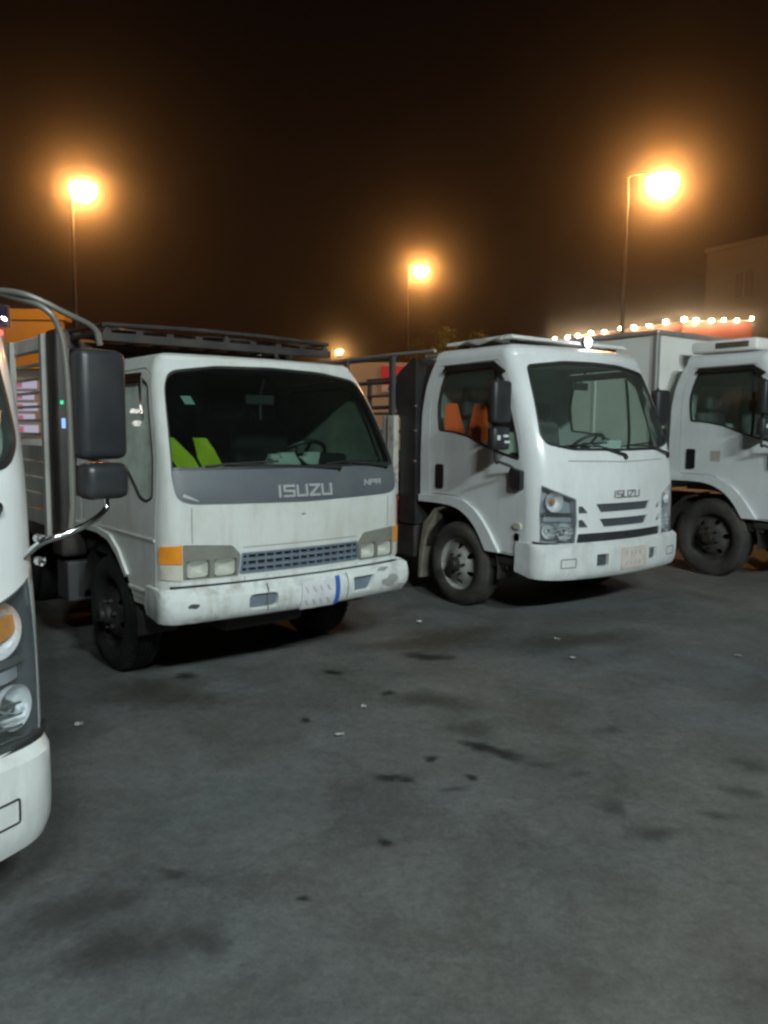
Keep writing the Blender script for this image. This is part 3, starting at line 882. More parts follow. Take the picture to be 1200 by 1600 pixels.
        for i in range(4):
            z = .71 + i * .035
            sk.piece('lamp_fin', m_([('f', -.86, z), ('f', -.63, z + .012), ('f', -.63, z + .019), ('f', -.86, z + .007)]), -.012, -.022, 'chrome', B_)  # chrome strips added to make glints in the lower lamp
        if housing != 'lamp_back':
            sk.piece('turn_signal', m_([('f', -.90, 1.03), ('f', -.74, .99), ('f', -.74, 1.06), ('f', -.90, 1.09)]), -.04, -.06, 'amber', B_, r=.01)
    # bumper
    bs = Surf([(.36, .955 + bw), (.40, .975 + bw), (.46, .985 + bw), (.70, .985 + bw)], [(.36, -.03), (.385, -.07), (.42, -.09), (.55, -.10), (.655, -.097), (.68, -.082), (.69, -.05)], [(.3, .36)], [(.3, .17)], .26)
    bk = Skin(bs, root, parts)
    sq = [[('f', -.42, .585), ('f', -.28, .585), ('f', -.28, .475), ('f', -.42, .475)], [('f', .42, .60), ('f', .58, .60), ('f', .58, .49), ('f', .42, .49)]]
    sq[1] = mir(sq[0])
    sq[1] = [('f', a + .02, z + .004) for _, a, z in sq[1]]
    sql = [bk.line(q, .008) for q in sq]
    o_ = [(-SM, .43), (-LF - .1, .39), (-LF * .6, .368), (LF * .6, .368), (LF + .1, .39), (SM, .43), (SM, .69), (-SM, .69)]
    BU = bk.piece('bumper', fillet(o_, .03), 0, -.04, 'bumper_new', holes=sql, raw=True, step=.045)
    for q in sql: bk.piece('bumper_recess', q, -.03, -.045, 'lamp_dark', BU, raw=True)
    for s_ in (-1, 1):
        cov = [('f', s_ * .80, .565), ('f', s_ * .645, .565), ('f', s_ * .645, .485), ('f', s_ * .80, .485)]
        c0 = bk.line(cov, .012)
        bk.piece('tow_cover_groove', c0, .0012, -.002, 'black', BU, holes=[offset_poly(dense(c0, .03), .007)], raw=True, step=.03)
    pl = bk.piece('number_plate', [('f', -.12, .625), ('f', .24, .625), ('f', .24, .435), ('f', -.12, .435)], .012, .001, 'plate_tan', r=.01)
    for z0_, z1_ in ((.555, .59), (.465, .50)):
        for i in range(4):
            a = -.07 + i * .062
            bk.piece('plate_mark', [('f', a, z0_), ('f', a + .012 + .01 * (i % 2), z0_), ('f', a + .03, z1_), ('f', a + .012, z1_)], .0135, .011, 'plate_ink', pl)
    sk.piece('lamp_trim', [('l', .18, .712), ('f', -.62, .672), ('f', -.62, .655), ('l', .18, .692)], .012, -.02, 'black')
    sk.piece('lamp_trim', [('r', .18, .712), ('f', .62, .672), ('f', .62, .655), ('r', .18, .692)], .012, -.02, 'black')
    # rear wall with window
    wy = surf.YR
    def rear(a, z, off): return np.stack([a, wy(z) + .0 - off, z], -1)
    W_ = surf.W
    ol = [(-.95, .94), (.95, .94), (.95, 1.6), (float(W_(2.0)) - .02, 2.0), (float(W_(2.3)) - .02, 2.30), (-float(W_(2.3)) + .02, 2.30), (-float(W_(2.0)) + .02, 2.0), (-.95, 1.6)]
    hw_ = fillet([(-.5, 1.62), (.5, 1.62), (.5, 2.08), (-.5, 2.08)], .06)
    o = sheet('rear_wall', rear, ol, [hw_], .03, 0.0, 'trim', root, .1)
    parts.append(o)
    g = sheet('rear_window', rear, hw_, [], .018, .012, 'glass_new', o, .1)
    o = MB().box(-.80, .80, .62, 1.42, 2.285, 2.295).build('head_lining', 'trim', root)
    parts.append(o)
    interior(root, sk, parts, False, 1.24, 1.46, .80, .24)
    # mirrors
    if mirror == 'arm':
        for s_, sd in ((-1, 'l'), (1, 'r')):
            m_ = bpy.data.objects.new('wing_mirror', None)
            col.objects.link(m_)
            m_.parent = root
            parts.append(m_)
            x = s_ * 1.13
            sk.piece('mirror_base', [(sd, .285, 1.145), (sd, .41, 1.145), (sd, .42, 1.30), (sd, .40, 1.325), (sd, .29, 1.30)], .05, -.002, 'black', m_, r=.015)
            b0 = sk.at(sd, .36, 1.29, .03)
            MB().tube(curve_pts([b0, b0 + Vector((s_ * .05, .01, .05)), (x - s_ * .02, .44, 1.375), (x, .47, 1.43), (x, .47, 2.08)], 6), .014, 8).build('mirror_arm', 'black', m_, 50)
            y0_ = .46
            MB().box(x - .105, x + .105, y0_ - .075, y0_ + .02, 1.70, 2.06, .035).build('mirror_housing', 'mirror_shell', m_, 40)
            MB().box(x - .10, x + .10, y0_ - .07, y0_ + .02, 1.475, 1.675, .035).build('mirror_housing', 'mirror_shell', m_, 40)
            MB().box(x - .09, x + .09, y0_ + .0205, y0_ + .024, 1.715, 2.045).build('mirror_glass', 'mirror', m_)
            MB().box(x - .085, x + .085, y0_ + .0205, y0_ + .024, 1.49, 1.66).build('mirror_glass', 'mirror', m_)
            if s_ < 0:
                for (a, b, c, d) in ((-.07, -.035, 1.56, 1.60), (.0, .06, 1.585, 1.605), (.015, .075, 1.535, 1.555)): MB().box(x + a, x + b, y0_ - .079, y0_ - .0745, c, d).build('mirror_sticker', 'paper', m_)
    for o in parts:
        o.location.z += dz
    # gear below
    running_gear(root, R, .99, 1.09, 4.0, 5.4, rim, tyre=tyre)
    for s_ in (-1, 1):
        pts = []
        for a in np.linspace(-.15, math.pi * .92, 16):
            pts.append((1.09 - (R + .09) * math.cos(a) * 1.05, min(R + (R + .09) * math.sin(a), .96 + dz)))
        mb = MB()
        n = len(pts)
        for x in (s_ * .70, s_ * .96): mb.v += [(x, a, b) for a, b in pts]
        mb.f = [(i, i + 1, n + i + 1, n + i) for i in range(n - 1)]
        mb.build('wheel_housing', 'dark_steel', root, 60)
        MB().prism([(1.70, .17), (1.665, .17), (1.64, .42), (1.58, .66), (1.42, .86), (1.30, .90), (1.30, .92), (1.46, .885), (1.63, .72), (1.69, .45)], s_ * .72, s_ * .965, 'x').build('mudflap', flap, root, 30)
    MB().box(-.93, -.86, .50, .70, .42 + dz, .52 + dz, .01).box(-.95, -.80, .20, .62, .46 + dz, .53 + dz, .02).build('step', 'dark_steel', root)
    MB().box(.88, .95, .20, .62, .46 + dz, .53 + dz, .02).build('step', 'dark_steel', root)
    return root, sk

# ------------------------------------------------------------------ older square cab
def old_truck(label, X, Y, deg):
    root = thing('cab_over_truck', label, 'truck', (X, Y, 0), math.radians(deg), 'white cab-over trucks parked in a row')
    parts = []
    sk = Skin(OLD, root, parts)
    zt = 2.065
    ws = [('f', -.745, 1.20), ('f', 0, 1.185), ('f', .745, 1.20), ('f', .825, 1.24), ('f', .835, 1.36), ('f', .80, 1.65), ('f', .755, 1.90), ('f', .69, 1.99), ('f', .4, 2.03), ('f', 0, 2.04), ('f', -.4, 2.03), ('f', -.69, 1.99), ('f', -.755, 1.90), ('f', -.80, 1.65), ('f', -.835, 1.36), ('f', -.825, 1.24)]
    wsl = sk.line(ws, .05)
    door = [('l', .20, .60), ('l', .545, .60), ('l', .64, .73), ('l', .76, .85), ('l', .92, .93), ('l', 1.44, .955), ('l', 1.46, 1.4), ('l', 1.44, 1.99), ('l', .58, 2.005), ('l', .45, 1.955), ('l', .19, 1.24)]
    win = [('l', .235, 1.225), ('l', .33, 1.195), ('l', .43, 1.215), ('l', .53, 1.29), ('l', .64, 1.365), ('l', .78, 1.40), ('l', 1.37, 1.41), ('l', 1.36, 1.90), ('l', 1.30, 1.945), ('l', .60, 1.955), ('l', .475, 1.905)]
    shell = [('l', 1.57, .94), ('l', 1.1, .938), ('l', .90, .91), ('l', .76, .83), ('l', .63, .71), ('l', .52, .565), ('l', .14, .575), ('f', -.7, .60)]
    out = [sk.s.cv(p) for p in shell] + [sk.s.cv(p) for p in reversed(mir(shell))] + [(SM, .95), (SM, zt), (-SM, zt), (-SM, .95)]
    dl, dr = sk.line(door, .02), sk.line(mir(door), .02)
    hl = [('f', -.795, .965), ('f', -.50, .945), ('f', -.445, .885), ('f', -.46, .755), ('f', -.795, .755)]
    hlr = mir(hl)
    hll, hlrr = sk.line(hl, .015), sk.line(hlr, .015)
    ind = [('l', .135, .955), ('f', -.80, .965), ('f', -.80, .755), ('l', .135, .765)]
    il, ir = sk.line(ind, .006), sk.line(mir(ind), .006)
    gr = [('f', -.44, .895), ('f', .44, .895), ('f', .455, .765), ('f', -.455, .765)]
    grl = sk.line(gr, .01)
    sk.piece('cab_shell', out, 0, -.025, 'white_old', holes=[wsl, offset_poly(dl, -.008), offset_poly(dr, -.008), hll, hlrr, il, ir, grl], raw=True, step=.055)
    sk.roof('roof', zt, .12, .04, .02, 'white_old')
    # windscreen and the grey panel below it
    zl = 1.395
    wd = dense(wsl, .02)
    lowp = [p for p in wd if p[1] < zl]
    upp = [p for p in wd if p[1] >= zl]
    def cut(pts, keep_low):
        o = []
        n = len(pts)
        for i in range(n):
            a, b = pts[i], pts[(i + 1) % n]
            ka = (a[1] < zl) == keep_low
            kb = (b[1] < zl) == keep_low
            if ka: o.append(a)
            if ka != kb:
                t = (zl - a[1]) / (b[1] - a[1])
                o.append((a[0] + (b[0] - a[0]) * t, zl))
        return o
    up_, lo_ = cut(wd, False), cut(wd, True)
    gi = offset_poly(up_, .018)
    sk.piece('windscreen_seal', up_, .003, -.03, 'black', holes=[gi], raw=True, step=.03)
    gl = sk.piece('windscreen', gi, -.006, -.011, 'glass_dark', raw=True)
    sk.piece('inspection_sticker', [('f', -.675, 1.84), ('f', -.615, 1.84), ('f', -.60, 1.79), ('f', -.66, 1.79)], -.012, -.014, 'sticker', gl)
    pn = sk.piece('grey_front_panel', lo_, .004, -.02, 'grey_panel', raw=True)
    lettering(sk, 'lettering', 'ISUZU', -.205, .215, 1.225, 1.285, .015, 'silver', .016, .004, slant=.0)
    lettering(sk, 'lettering', 'NPR', .50, .665, 1.27, 1.30, .008, 'silver', .010, .004, slant=.2)
    sk.piece('washer_trim', [('f', -.79, 1.245), ('f', -.70, 1.215), ('f', -.70, 1.222), ('f', -.782, 1.262)], .006, .003, 'silver')  # silver arc painted as the highlight at the panel corner
    for x0, x1, zz in ((.30, -.50, 1.405), (.74, .34, 1.42)):
        a, b = sk.at('f', x0, 1.385, .028), sk.at('f', x1, 1.425, .012)
        w = MB().tube([sk.at('f', x0, 1.375, .004), a, b], [.014, .011, .007], 6).tube([sk.at('f', x1 - .14, 1.415, .004), b, sk.at('f', x1 + .34, 1.44, .004)], .008, 6)
        parts.append(w.build('wiper', 'black', root, 40))
    # roof drip
    sk.piece('front_seam', [('f', -.742, 1.18), ('f', -.737, 1.18), ('f', -.737, .97), ('f', -.742, .97)], .0012, -.002, 'bezel_old')
    sk.piece('front_seam', [('f', .742, 1.18), ('f', .737, 1.18), ('f', .737, .97), ('f', .742, .97)], .0012, -.002, 'bezel_old')
    sk.piece('front_seam', [('f', -.43, .925), ('f', .43, .925), ('f', .43, .93), ('f', -.43, .93)], .0012, -.002, 'bezel_old')
    for x in (-.02,): sk.piece('paint_chip', [('f', x, 1.10), ('f', x + .03, 1.105), ('f', x + .02, 1.115), ('f', x - .005, 1.11)], .0012, -.001, 'bezel_old')
    for sd in 'lr':
        wl = sk.line(win if sd == 'l' else mir(win), .03)
        D = sk.piece('door', dl if sd == 'l' else dr, 0, -.03, 'white_old', holes=[wl], raw=True)
        wi2 = offset_poly(dense(wl, .04), .014)
        sk.piece('window_seal', wl, .003, -.028, 'black', D, holes=[wi2], raw=True, step=.03)
        sk.piece('door_window', wi2, -.008, -.012, 'glass_dusty', D, raw=True)
        sk.piece('rain_visor', [(sd, .415, 1.72), (sd, .445, 1.72), (sd, .57, 1.925), (sd, 1.36, 1.935), (sd, 1.36, 1.975), (sd, .55, 1.97)], .030, .022, 'chrome', D)
        sk.piece('door_fold', [(sd, .20, .975), (sd, 1.44, .975), (sd, 1.44, .99), (sd, .20, .99)], .006, -.002, 'white_old', D)
        sk.piece('sill_fold', [(sd, .15, .645), (sd, .58, .645), (sd, .60, .665), (sd, .15, .665)], .008, -.002, 'white_old', D)
        sk.piece('door_handle', [(sd, 1.30, 1.22), (sd, 1.42, 1.22), (sd, 1.42, 1.29), (sd, 1.30, 1.29)], .014, 0, 'black_gloss', D, r=.015)
        sk.piece('arch_lip', [(sd, 1.57, .975), (sd, 1.1, .972), (sd, .88, .945), (sd, .735, .86), (sd, .60, .725), (sd, .63, .705), (sd, .765, .825), (sd, .905, .905), (sd, 1.1, .936), (sd, 1.57, .938)], .018, -.01, 'white_old')
    # lamps
    for pts, ln, s_ in ((hl, hll, 1), (hlr, hlrr, -1)):
        B_ = sk.piece('headlight', ln, -.07, -.08, 'lamp_dark', raw=True)
        w1 = [('f', -.778 * s_, .868), ('f', -.638 * s_, .868), ('f', -.638 * s_, .762), ('f', -.778 * s_, .762)]
        w2 = [('f', -.612 * s_, .868), ('f', -.472 * s_, .868), ('f', -.476 * s_, .762), ('f', -.612 * s_, .762)]
        l1, l2 = sk.line(w1, .012), sk.line(w2, .012)
        sk.piece('lamp_bezel', offset_poly(dense(ln, .03), .003), .004, -.02, 'bezel_old', B_, holes=[l1, l2], raw=True, step=.03)
        for l_, a in ((l1, -.708), (l2, -.542)):
            sk.piece('lamp_lens', l_, -.004, -.009, 'glass_lens_old', B_, raw=True)
            c = sk.at('f', a * s_, .815, -.015)
            o = MB()
            n = 20
            for k, (sc, dpt) in enumerate(((1, 0), (.85, .02), (.5, .045), (.02, .055))):
                for i in range(n):
                    an = 2 * math.pi * i / n
                    ex = 2 / 5
                    cx, cz = math.copysign(abs(math.cos(an)) ** ex, math.cos(an)), math.copysign(abs(math.sin(an)) ** ex, math.sin(an))
                    o.v.append((c.x + cx * .068 * sc, c.y + dpt, c.z + cz * .05 * sc))
            for k in range(3):
                for i in range(n): o.f.append((k * n + i, k * n + (i + 1) % n, (k + 1) * n + (i + 1) % n, (k + 1) * n + i))
            o.build('reflector', 'reflector', B_, 50)
    for ln, q in ((il, ind), (ir, mir(ind))):
        zl2 = .855
        up2 = [q[0], q[1], (q[1][0], q[1][1], zl2), (q[0][0], q[0][1], zl2)]
        T_ = sk.piece('corner_lamp', up2, .012, -.02, 'amber', r=.008)
        sk.piece('corner_lamp_lower', [(q[0][0], q[0][1], zl2 - .004), (q[1][0], q[1][1], zl2 - .004), q[2], q[3]], .010, -.02, 'clear_lens', T_, r=.008)
    # grille: frame, bars and cells
    G = sk.piece('grille', grl, -.03, -.04, 'black', raw=True)
    gi_ = offset_poly(dense(grl, .03), .014)
    sk.piece('grille_frame', grl, .004, -.03, 'grille_grey', G, holes=[gi_], raw=True, step=.03)
    for z in (.808, .85): sk.piece('grille_bar', [('f', -.43, z - .009), ('f', .43, z - .009), ('f', .43, z + .009), ('f', -.43, z + .009)], .0, -.03, 'grille_grey', G)
    for i in range(14):
        x = -.40 + i * .8 / 13
        for z0_, z1_ in ((.776, .798), (.818, .840), (.860, .884)):
            sk.piece('grille_rib', [('f', x - .007, z0_), ('f', x + .007, z0_), ('f', x + .007, z1_), ('f', x - .007, z1_)], -.006, -.03, 'grille_grey', G)
    for a, b in ((-.815, -.43), (-.425, .425), (.43, .815)):
        sk.piece('lower_trim', [('f', a, .727), ('f', b, .727), ('f', b, .75), ('f', a, .75)], .016, -.01, 'bumper_old', r=.004)
    sk.piece('lower_valance', [('f', -.86, .60), ('f', .86, .60), ('f', .86, .722), ('f', -.86, .722)], .002, -.01, 'black')
    # bumper
    bs = Surf([(.4, .90), (.52, .93), (.6, .945), (.71, .94)], [(.49, .0), (.51, -.06), (.54, -.085), (.62, -.10), (.685, -.095), (.705, -.075), (.712, -.03)], [(.4, .26)], [(.4, .11)], .17)
    bk = Skin(bs, root, parts)
    s1_, s2_ = [('f', -.43, .648), ('f', -.235, .648), ('f', -.235, .55), ('f', -.43, .55)], [('f', .35, .665), ('f', .55, .665), ('f', .50, .56), ('f', .36, .56)]
    sl = [bk.line(s1_, .035), bk.line(s2_, .012)]
    BU = bk.piece('bumper', fillet([(-SM, .535), (-LF - LC, .51), (-LF * .6, .498), (LF * .6, .498), (LF + LC, .51), (SM, .535), (SM, .712), (-SM, .712)], .02), 0, -.03, 'bumper_old', holes=sl, raw=True, step=.045)
    for q in sl: bk.piece('bumper_recess', q, -.03, -.045, 'grille_grey', BU, raw=True)
    for x in (-.30, .30): bk.piece('bumper_joint', [('f', x - .003, .505), ('f', x + .003, .505), ('f', x + .003, .705), ('f', x - .003, .705)], .001, -.002, 'bezel_old', BU)
    for (x, z, w_, h_) in ((-.78, .615, .045, .016), (.70, .60, .09, .05), (.82, .55, .05, .02), (.62, .69, .07, .012)):
        n_ = 11
        rr = [.55 + .6 * random.random() for _ in range(n_)]
        bk.piece('scuff', [bk.s.cv(('f', x + w_ * rr[i] * math.cos(6.283 * i / n_), z + h_ * rr[i] * math.sin(6.283 * i / n_))) for i in range(n_)], .001, -.001, 'slate_steel' if x < 0 else 'scuffed', BU, raw=True, step=.03)
    pl = bk.piece('number_plate', [('f', -.07, .682), ('f', .215, .682), ('f', .215, .512), ('f', -.07, .512)], .012, .001, 'plate', r=.006)
    bk.piece('plate_strip', [('f', .186, .690), ('f', .222, .690), ('f', .222, .522), ('f', .186, .522)], .015, .011, 'blue', pl)
    for z0_, z1_ in ((.615, .65), (.535, .57)):
        for i in range(4):
            a = -.05 + i * .055
            bk.piece('plate_mark', [('f', a, z1_), ('f', a + .012, z1_), ('f', a + .03 + .008 * (i % 2), z0_), ('f', a + .018, z0_)], .0135, .011, 'plate_ink', pl)
    # rear wall
    def rear(a, z, off): return np.stack([a, OLD.YR(z) - off, z], -1)
    hw_ = fillet([(-.5, 1.55), (.5, 1.55), (.48, 1.88), (-.48, 1.88)], .05)
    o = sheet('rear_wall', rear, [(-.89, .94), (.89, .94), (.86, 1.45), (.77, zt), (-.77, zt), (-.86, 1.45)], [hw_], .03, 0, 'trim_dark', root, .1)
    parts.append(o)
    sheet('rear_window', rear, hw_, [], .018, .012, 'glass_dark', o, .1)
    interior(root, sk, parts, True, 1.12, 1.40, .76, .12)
    MB().box(-.11, .11, .50, .525, 1.80, 1.865, .01).tube([(0, .51, 1.86), (0, .45, 1.97)], .008, 6).tube([(0, .51, 1.80), (.005, .51, 1.70)], .01, 6).build('rear_view_mirror', 'dash', root)
    for s_, sd in ():
        m_ = bpy.data.objects.new('wing_mirror', None)
        col.objects.link(m_)
        m_.parent = root
        x = s_ * 1.02
        MB().tube(curve_pts([sk.at(sd, .34, 1.95, .0), (x, .30, 1.93), (x, .30, 1.70), (x, .28, 1.48), sk.at(sd, .25, 1.22, .0)], 6), .011, 8).build('mirror_arm', 'slate_steel', m_, 50)
        MB().box(x - .07, x + .07, .27, .32, 1.62, 1.86, .02).build('mirror_housing', 'mirror_shell', m_, 40)
    running_gear(root, .39, .87, 1.02, 3.6, 5.2, 'rim_black', tyre='tyre_dark')
    for s_ in (-1, 1):
        pts = [(1.02 - .50 * math.cos(a), min(.39 + .50 * math.sin(a), .93)) for a in np.linspace(-.1, math.pi * .95, 16)]
        mb = MB()
        n = len(pts)
        for x in (s_ * .62, s_ * .885): mb.v += [(x, a, b) for a, b in pts]
        mb.f = [(i, i + 1, n + i + 1, n + i) for i in range(n - 1)]
        mb.build('wheel_housing', 'dark_steel', root, 60)
    return root, sk
# ------------------------------------------------------------------ ground
def asphalt():
    m, t, out = nodes('worn oily asphalt')
    p = N(t, 'ShaderNodeBsdfPrincipled')
    tcn = N(t, 'ShaderNodeTexCoord')
    big = N(t, 'ShaderNodeTexNoise', Scale=0.33, Detail=6.0, Roughness=0.6)
    mid = N(t, 'ShaderNodeTexNoise', Scale=1.7, Detail=8.0, Roughness=0.65, Distortion=0.6)
    fin = N(t, 'ShaderNodeTexNoise', Scale=46.0, Detail=5.0, Roughness=0.85)
    for n in (big, mid, fin): t.links.new(tcn.outputs['Object'], n.inputs['Vector'])
    r1 = N(t, 'ShaderNodeValToRGB')
    r1.color_ramp.elements[0].position, r1.color_ramp.elements[1].position = 0.36, 0.66
    r1.color_ramp.elements[0].color, r1.color_ramp.elements[1].color = (0.106, 0.117, 0.121, 1), (0.142, 0.137, 0.124, 1)
    t.links.new(big.outputs['Fac'], r1.inputs['Fac'])
    r2 = N(t, 'ShaderNodeValToRGB')
    r2.color_ramp.elements[0].position, r2.color_ramp.elements[1].position = 0.30, 0.62
    r2.color_ramp.elements[0].color, r2.color_ramp.elements[1].color = (0.62, 0.60, 0.57, 1), (1.08, 1.08, 1.08, 1)
    t.links.new(mid.outputs['Fac'], r2.inputs['Fac'])
    r3 = N(t, 'ShaderNodeValToRGB')
    r3.color_ramp.elements[0].position, r3.color_ramp.elements[1].position = 0.28, 0.72
    r3.color_ramp.elements[0].color, r3.color_ramp.elements[1].color = (0.72, 0.72, 0.72, 1), (1.28, 1.28, 1.28, 1)
    t.links.new(fin.outputs['Fac'], r3.inputs['Fac'])
    m1 = N(t, 'ShaderNodeMix', data_type='RGBA', blend_type='MULTIPLY')
    m2 = N(t, 'ShaderNodeMix', data_type='RGBA', blend_type='MULTIPLY')
    m1.inputs[0].default_value = m2.inputs[0].default_value = 1.0
    t.links.new(r1.outputs[0], m1.inputs[6])
    t.links.new(r2.outputs[0], m1.inputs[7])
    t.links.new(m1.outputs[2], m2.inputs[6])
    t.links.new(r3.outputs[0], m2.inputs[7])
    # hairline cracks and pale scrapes
    vo = N(t, 'ShaderNodeTexVoronoi', feature='DISTANCE_TO_EDGE', Scale=0.55)
    wv = N(t, 'ShaderNodeTexNoise', Scale=2.4, Detail=5.0, Roughness=0.6)
    t.links.new(tcn.outputs['Object'], wv.inputs['Vector'])
    va = N(t, 'ShaderNodeVectorMath', operation='MULTIPLY_ADD')
    va.inputs[1].default_value = (0.55, 0.55, 0.55)
    t.links.new(wv.outputs['Color'], va.inputs[0])
    t.links.new(tcn.outputs['Object'], va.inputs[2])
    t.links.new(va.outputs[0], vo.inputs['Vector'])
    cr = N(t, 'ShaderNodeMapRange')
    cr.inputs['From Min'].default_value, cr.inputs['From Max'].default_value = 0.0, 0.012
    cr.inputs['To Min'].default_value, cr.inputs['To Max'].default_value = 0.86, 1.0
    t.links.new(vo.outputs['Distance'], cr.inputs['Value'])
    sp = N(t, 'ShaderNodeTexNoise', Scale=16.0, Detail=4.0, Roughness=0.75)
    t.links.new(tcn.outputs['Object'], sp.inputs['Vector'])
    sr = N(t, 'ShaderNodeMapRange')
    sr.inputs['From Min'].default_value, sr.inputs['From Max'].default_value = 0.30, 0.70
    sr.inputs['To Min'].default_value, sr.inputs['To Max'].default_value = 0.80, 1.20
    t.links.new(sp.outputs['Fac'], sr.inputs['Value'])
    mu = N(t, 'ShaderNodeMath', operation='MULTIPLY')
    t.links.new(cr.outputs['Result'], mu.inputs[0])
    t.links.new(sr.outputs['Result'], mu.inputs[1])
    m4 = N(t, 'ShaderNodeMix', data_type='RGBA', blend_type='MULTIPLY')
    m4.inputs[0].default_value = 1.0
    t.links.new(m2.outputs[2], m4.inputs[6])
    t.links.new(mu.outputs[0], m4.inputs[7])
    t.links.new(m4.outputs[2], p.inputs['Base Color'])
    p.inputs['Roughness'].default_value = 0.78
    b = N(t, 'ShaderNodeBump', Strength=0.35, Distance=0.006)
    t.links.new(fin.outputs['Fac'], b.inputs['Height'])
    b2 = N(t, 'ShaderNodeBump', Strength=0.3, Distance=0.03)
    t.links.new(mid.outputs['Fac'], b2.inputs['Height'])
    t.links.new(b.outputs['Normal'], b2.inputs['Normal'])
    t.links.new(b2.outputs['Normal'], p.inputs['Normal'])
    t.links.new(p.outputs[0], out.inputs[0])
    return m
M['asphalt'] = asphalt()
G_ = 400
ground = mesh_obj('ground', [(-G_, -G_, 0), (G_, -G_, 0), (G_, G_, 0), (-G_, G_, 0)], [(0, 1, 2, 3)], 'asphalt')
ground['kind'] = 'structure'

def stain_mat(name, c, rough, a):
    m, t, out = nodes(name)
    p = N(t, 'ShaderNodeBsdfPrincipled', Roughness=rough)
    p.inputs['Base Color'].default_value = rgba(c)
    tr = N(t, 'ShaderNodeBsdfTransparent')
    at = N(t, 'ShaderNodeAttribute', attribute_name='fade')
    tcn = N(t, 'ShaderNodeTexCoord')
    nz = N(t, 'ShaderNodeTexNoise', Scale=9.0, Detail=6.0, Roughness=0.7)
    t.links.new(tcn.outputs['Object'], nz.inputs['Vector'])
    ad = N(t, 'ShaderNodeMath', operation='ADD')
    t.links.new(at.outputs['Fac'], ad.inputs[0])
    t.links.new(nz.outputs['Fac'], ad.inputs[1])
    mr = N(t, 'ShaderNodeMapRange', interpolation_type='SMOOTHSTEP')
    mr.inputs['From Min'].default_value, mr.inputs['From Max'].default_value = 0.60, 1.45
    mr.inputs['To Max'].default_value = a
    t.links.new(ad.outputs[0], mr.inputs['Value'])
    mx = N(t, 'ShaderNodeMixShader')
    t.links.new(mr.outputs['Result'], mx.inputs[0])
    t.links.new(tr.outputs[0], mx.inputs[1])
    t.links.new(p.outputs[0], mx.inputs[2])
    t.links.new(mx.outputs[0], out.inputs[0])
    return m
M['oil'] = stain_mat('oil stain', (0.026, 0.025, 0.023), 0.6, 0.72)
M['oil_faint'] = stain_mat('old oil stain', (0.05, 0.048, 0.044), 0.75, 0.38)
M['mud'] = stain_mat('brown stain', (0.062, 0.05, 0.034), 0.8, 0.5)
_sk = [0]
def stain(x, y, rx, ry, rot=0.0, mat='oil'):
    _sk[0] += 1
    n, rings = 28, 6
    ph = [random.random() * 6.28 for _ in range(4)]
    v, f, fade = [(0, 0, 0)], [], [1.0]
    for k in range(1, rings + 1):
        for i in range(n):
            a = 2 * math.pi * i / n
            rr = k / rings * (1 + .22 * math.sin(2 * a + ph[0]) + .14 * math.sin(3 * a + ph[1]) + .09 * math.sin(5 * a + ph[2]))
            v.append((rx * rr * math.cos(a), ry * rr * math.sin(a), 0))
            fade.append(1 - k / rings)
    for i in range(n): f.append((0, 1 + i, 1 + (i + 1) % n))
    for k in range(rings - 1):
        for i in range(n):
            a, b = 1 + k * n + i, 1 + k * n + (i + 1) % n
            f.append((a, a + n, b + n, b))
    o = mesh_obj('oil_stain', v, f, mat, ground)
    at = o.data.attributes.new('fade', 'FLOAT', 'POINT')
    at.data.foreach_set('value', fade)
    o.location = (x, y, .004 + .0006 * _sk[0])
    o.rotation_euler = (0, 0, rot)
for a in ((.33, 5.55, .24, .16), (-.34, 5.17, .11, .08), (.04, 4.76, .08, .08), (.62, 3.86, .17, .11, -.4), (.50, 3.95, .14, .09), (.25, 3.78, .06, .06),
          (.04, 3.56, .12, .07), (.12, 3.53, .06, .04), (.43, 3.57, .05, .05), (-.43, 4.28, .06, .06), (.02, 2.97, .05, .05), (-.27, 2.59, .035, .035), (-1.30, 5.05, .14, .09)):
    stain(*a)
for a in ((.34, 3.44, .11, .045, .5), (1.26, 4.17, .15, .12), (1.01, 3.28, .16, .10, .9), (1.12, 3.05, .15, .10, .7), (1.65, 3.44, .14, .09), (1.83, 3.73, .16, .12), (-.56, 2.36, .14, .15), (-.75, 2.73, .09, .07),
          (-1.03, 2.5, .3, .22, .5), (-.85, 2.30, .25, .18, .2), (.5, 4.15, .28, .17, .2), (.80, 3.70, .10, .06), (.95, 3.60, .08, .05), (1.45, 3.2, .12, .06)):
    stain(*a, mat='oil_faint') if len(a) == 5 else stain(*a, 0.0, 'oil_faint')
stain(.28, 4.62, .36, .30, 0.1, 'mud')
stain(-1.35, 4.65, .60, .42, .2, 'mud')
stain(.5, 6.0, 1.0, .45, .4, 'mud')
stain(1.5, 6.0, .9, .4, .5, 'mud')
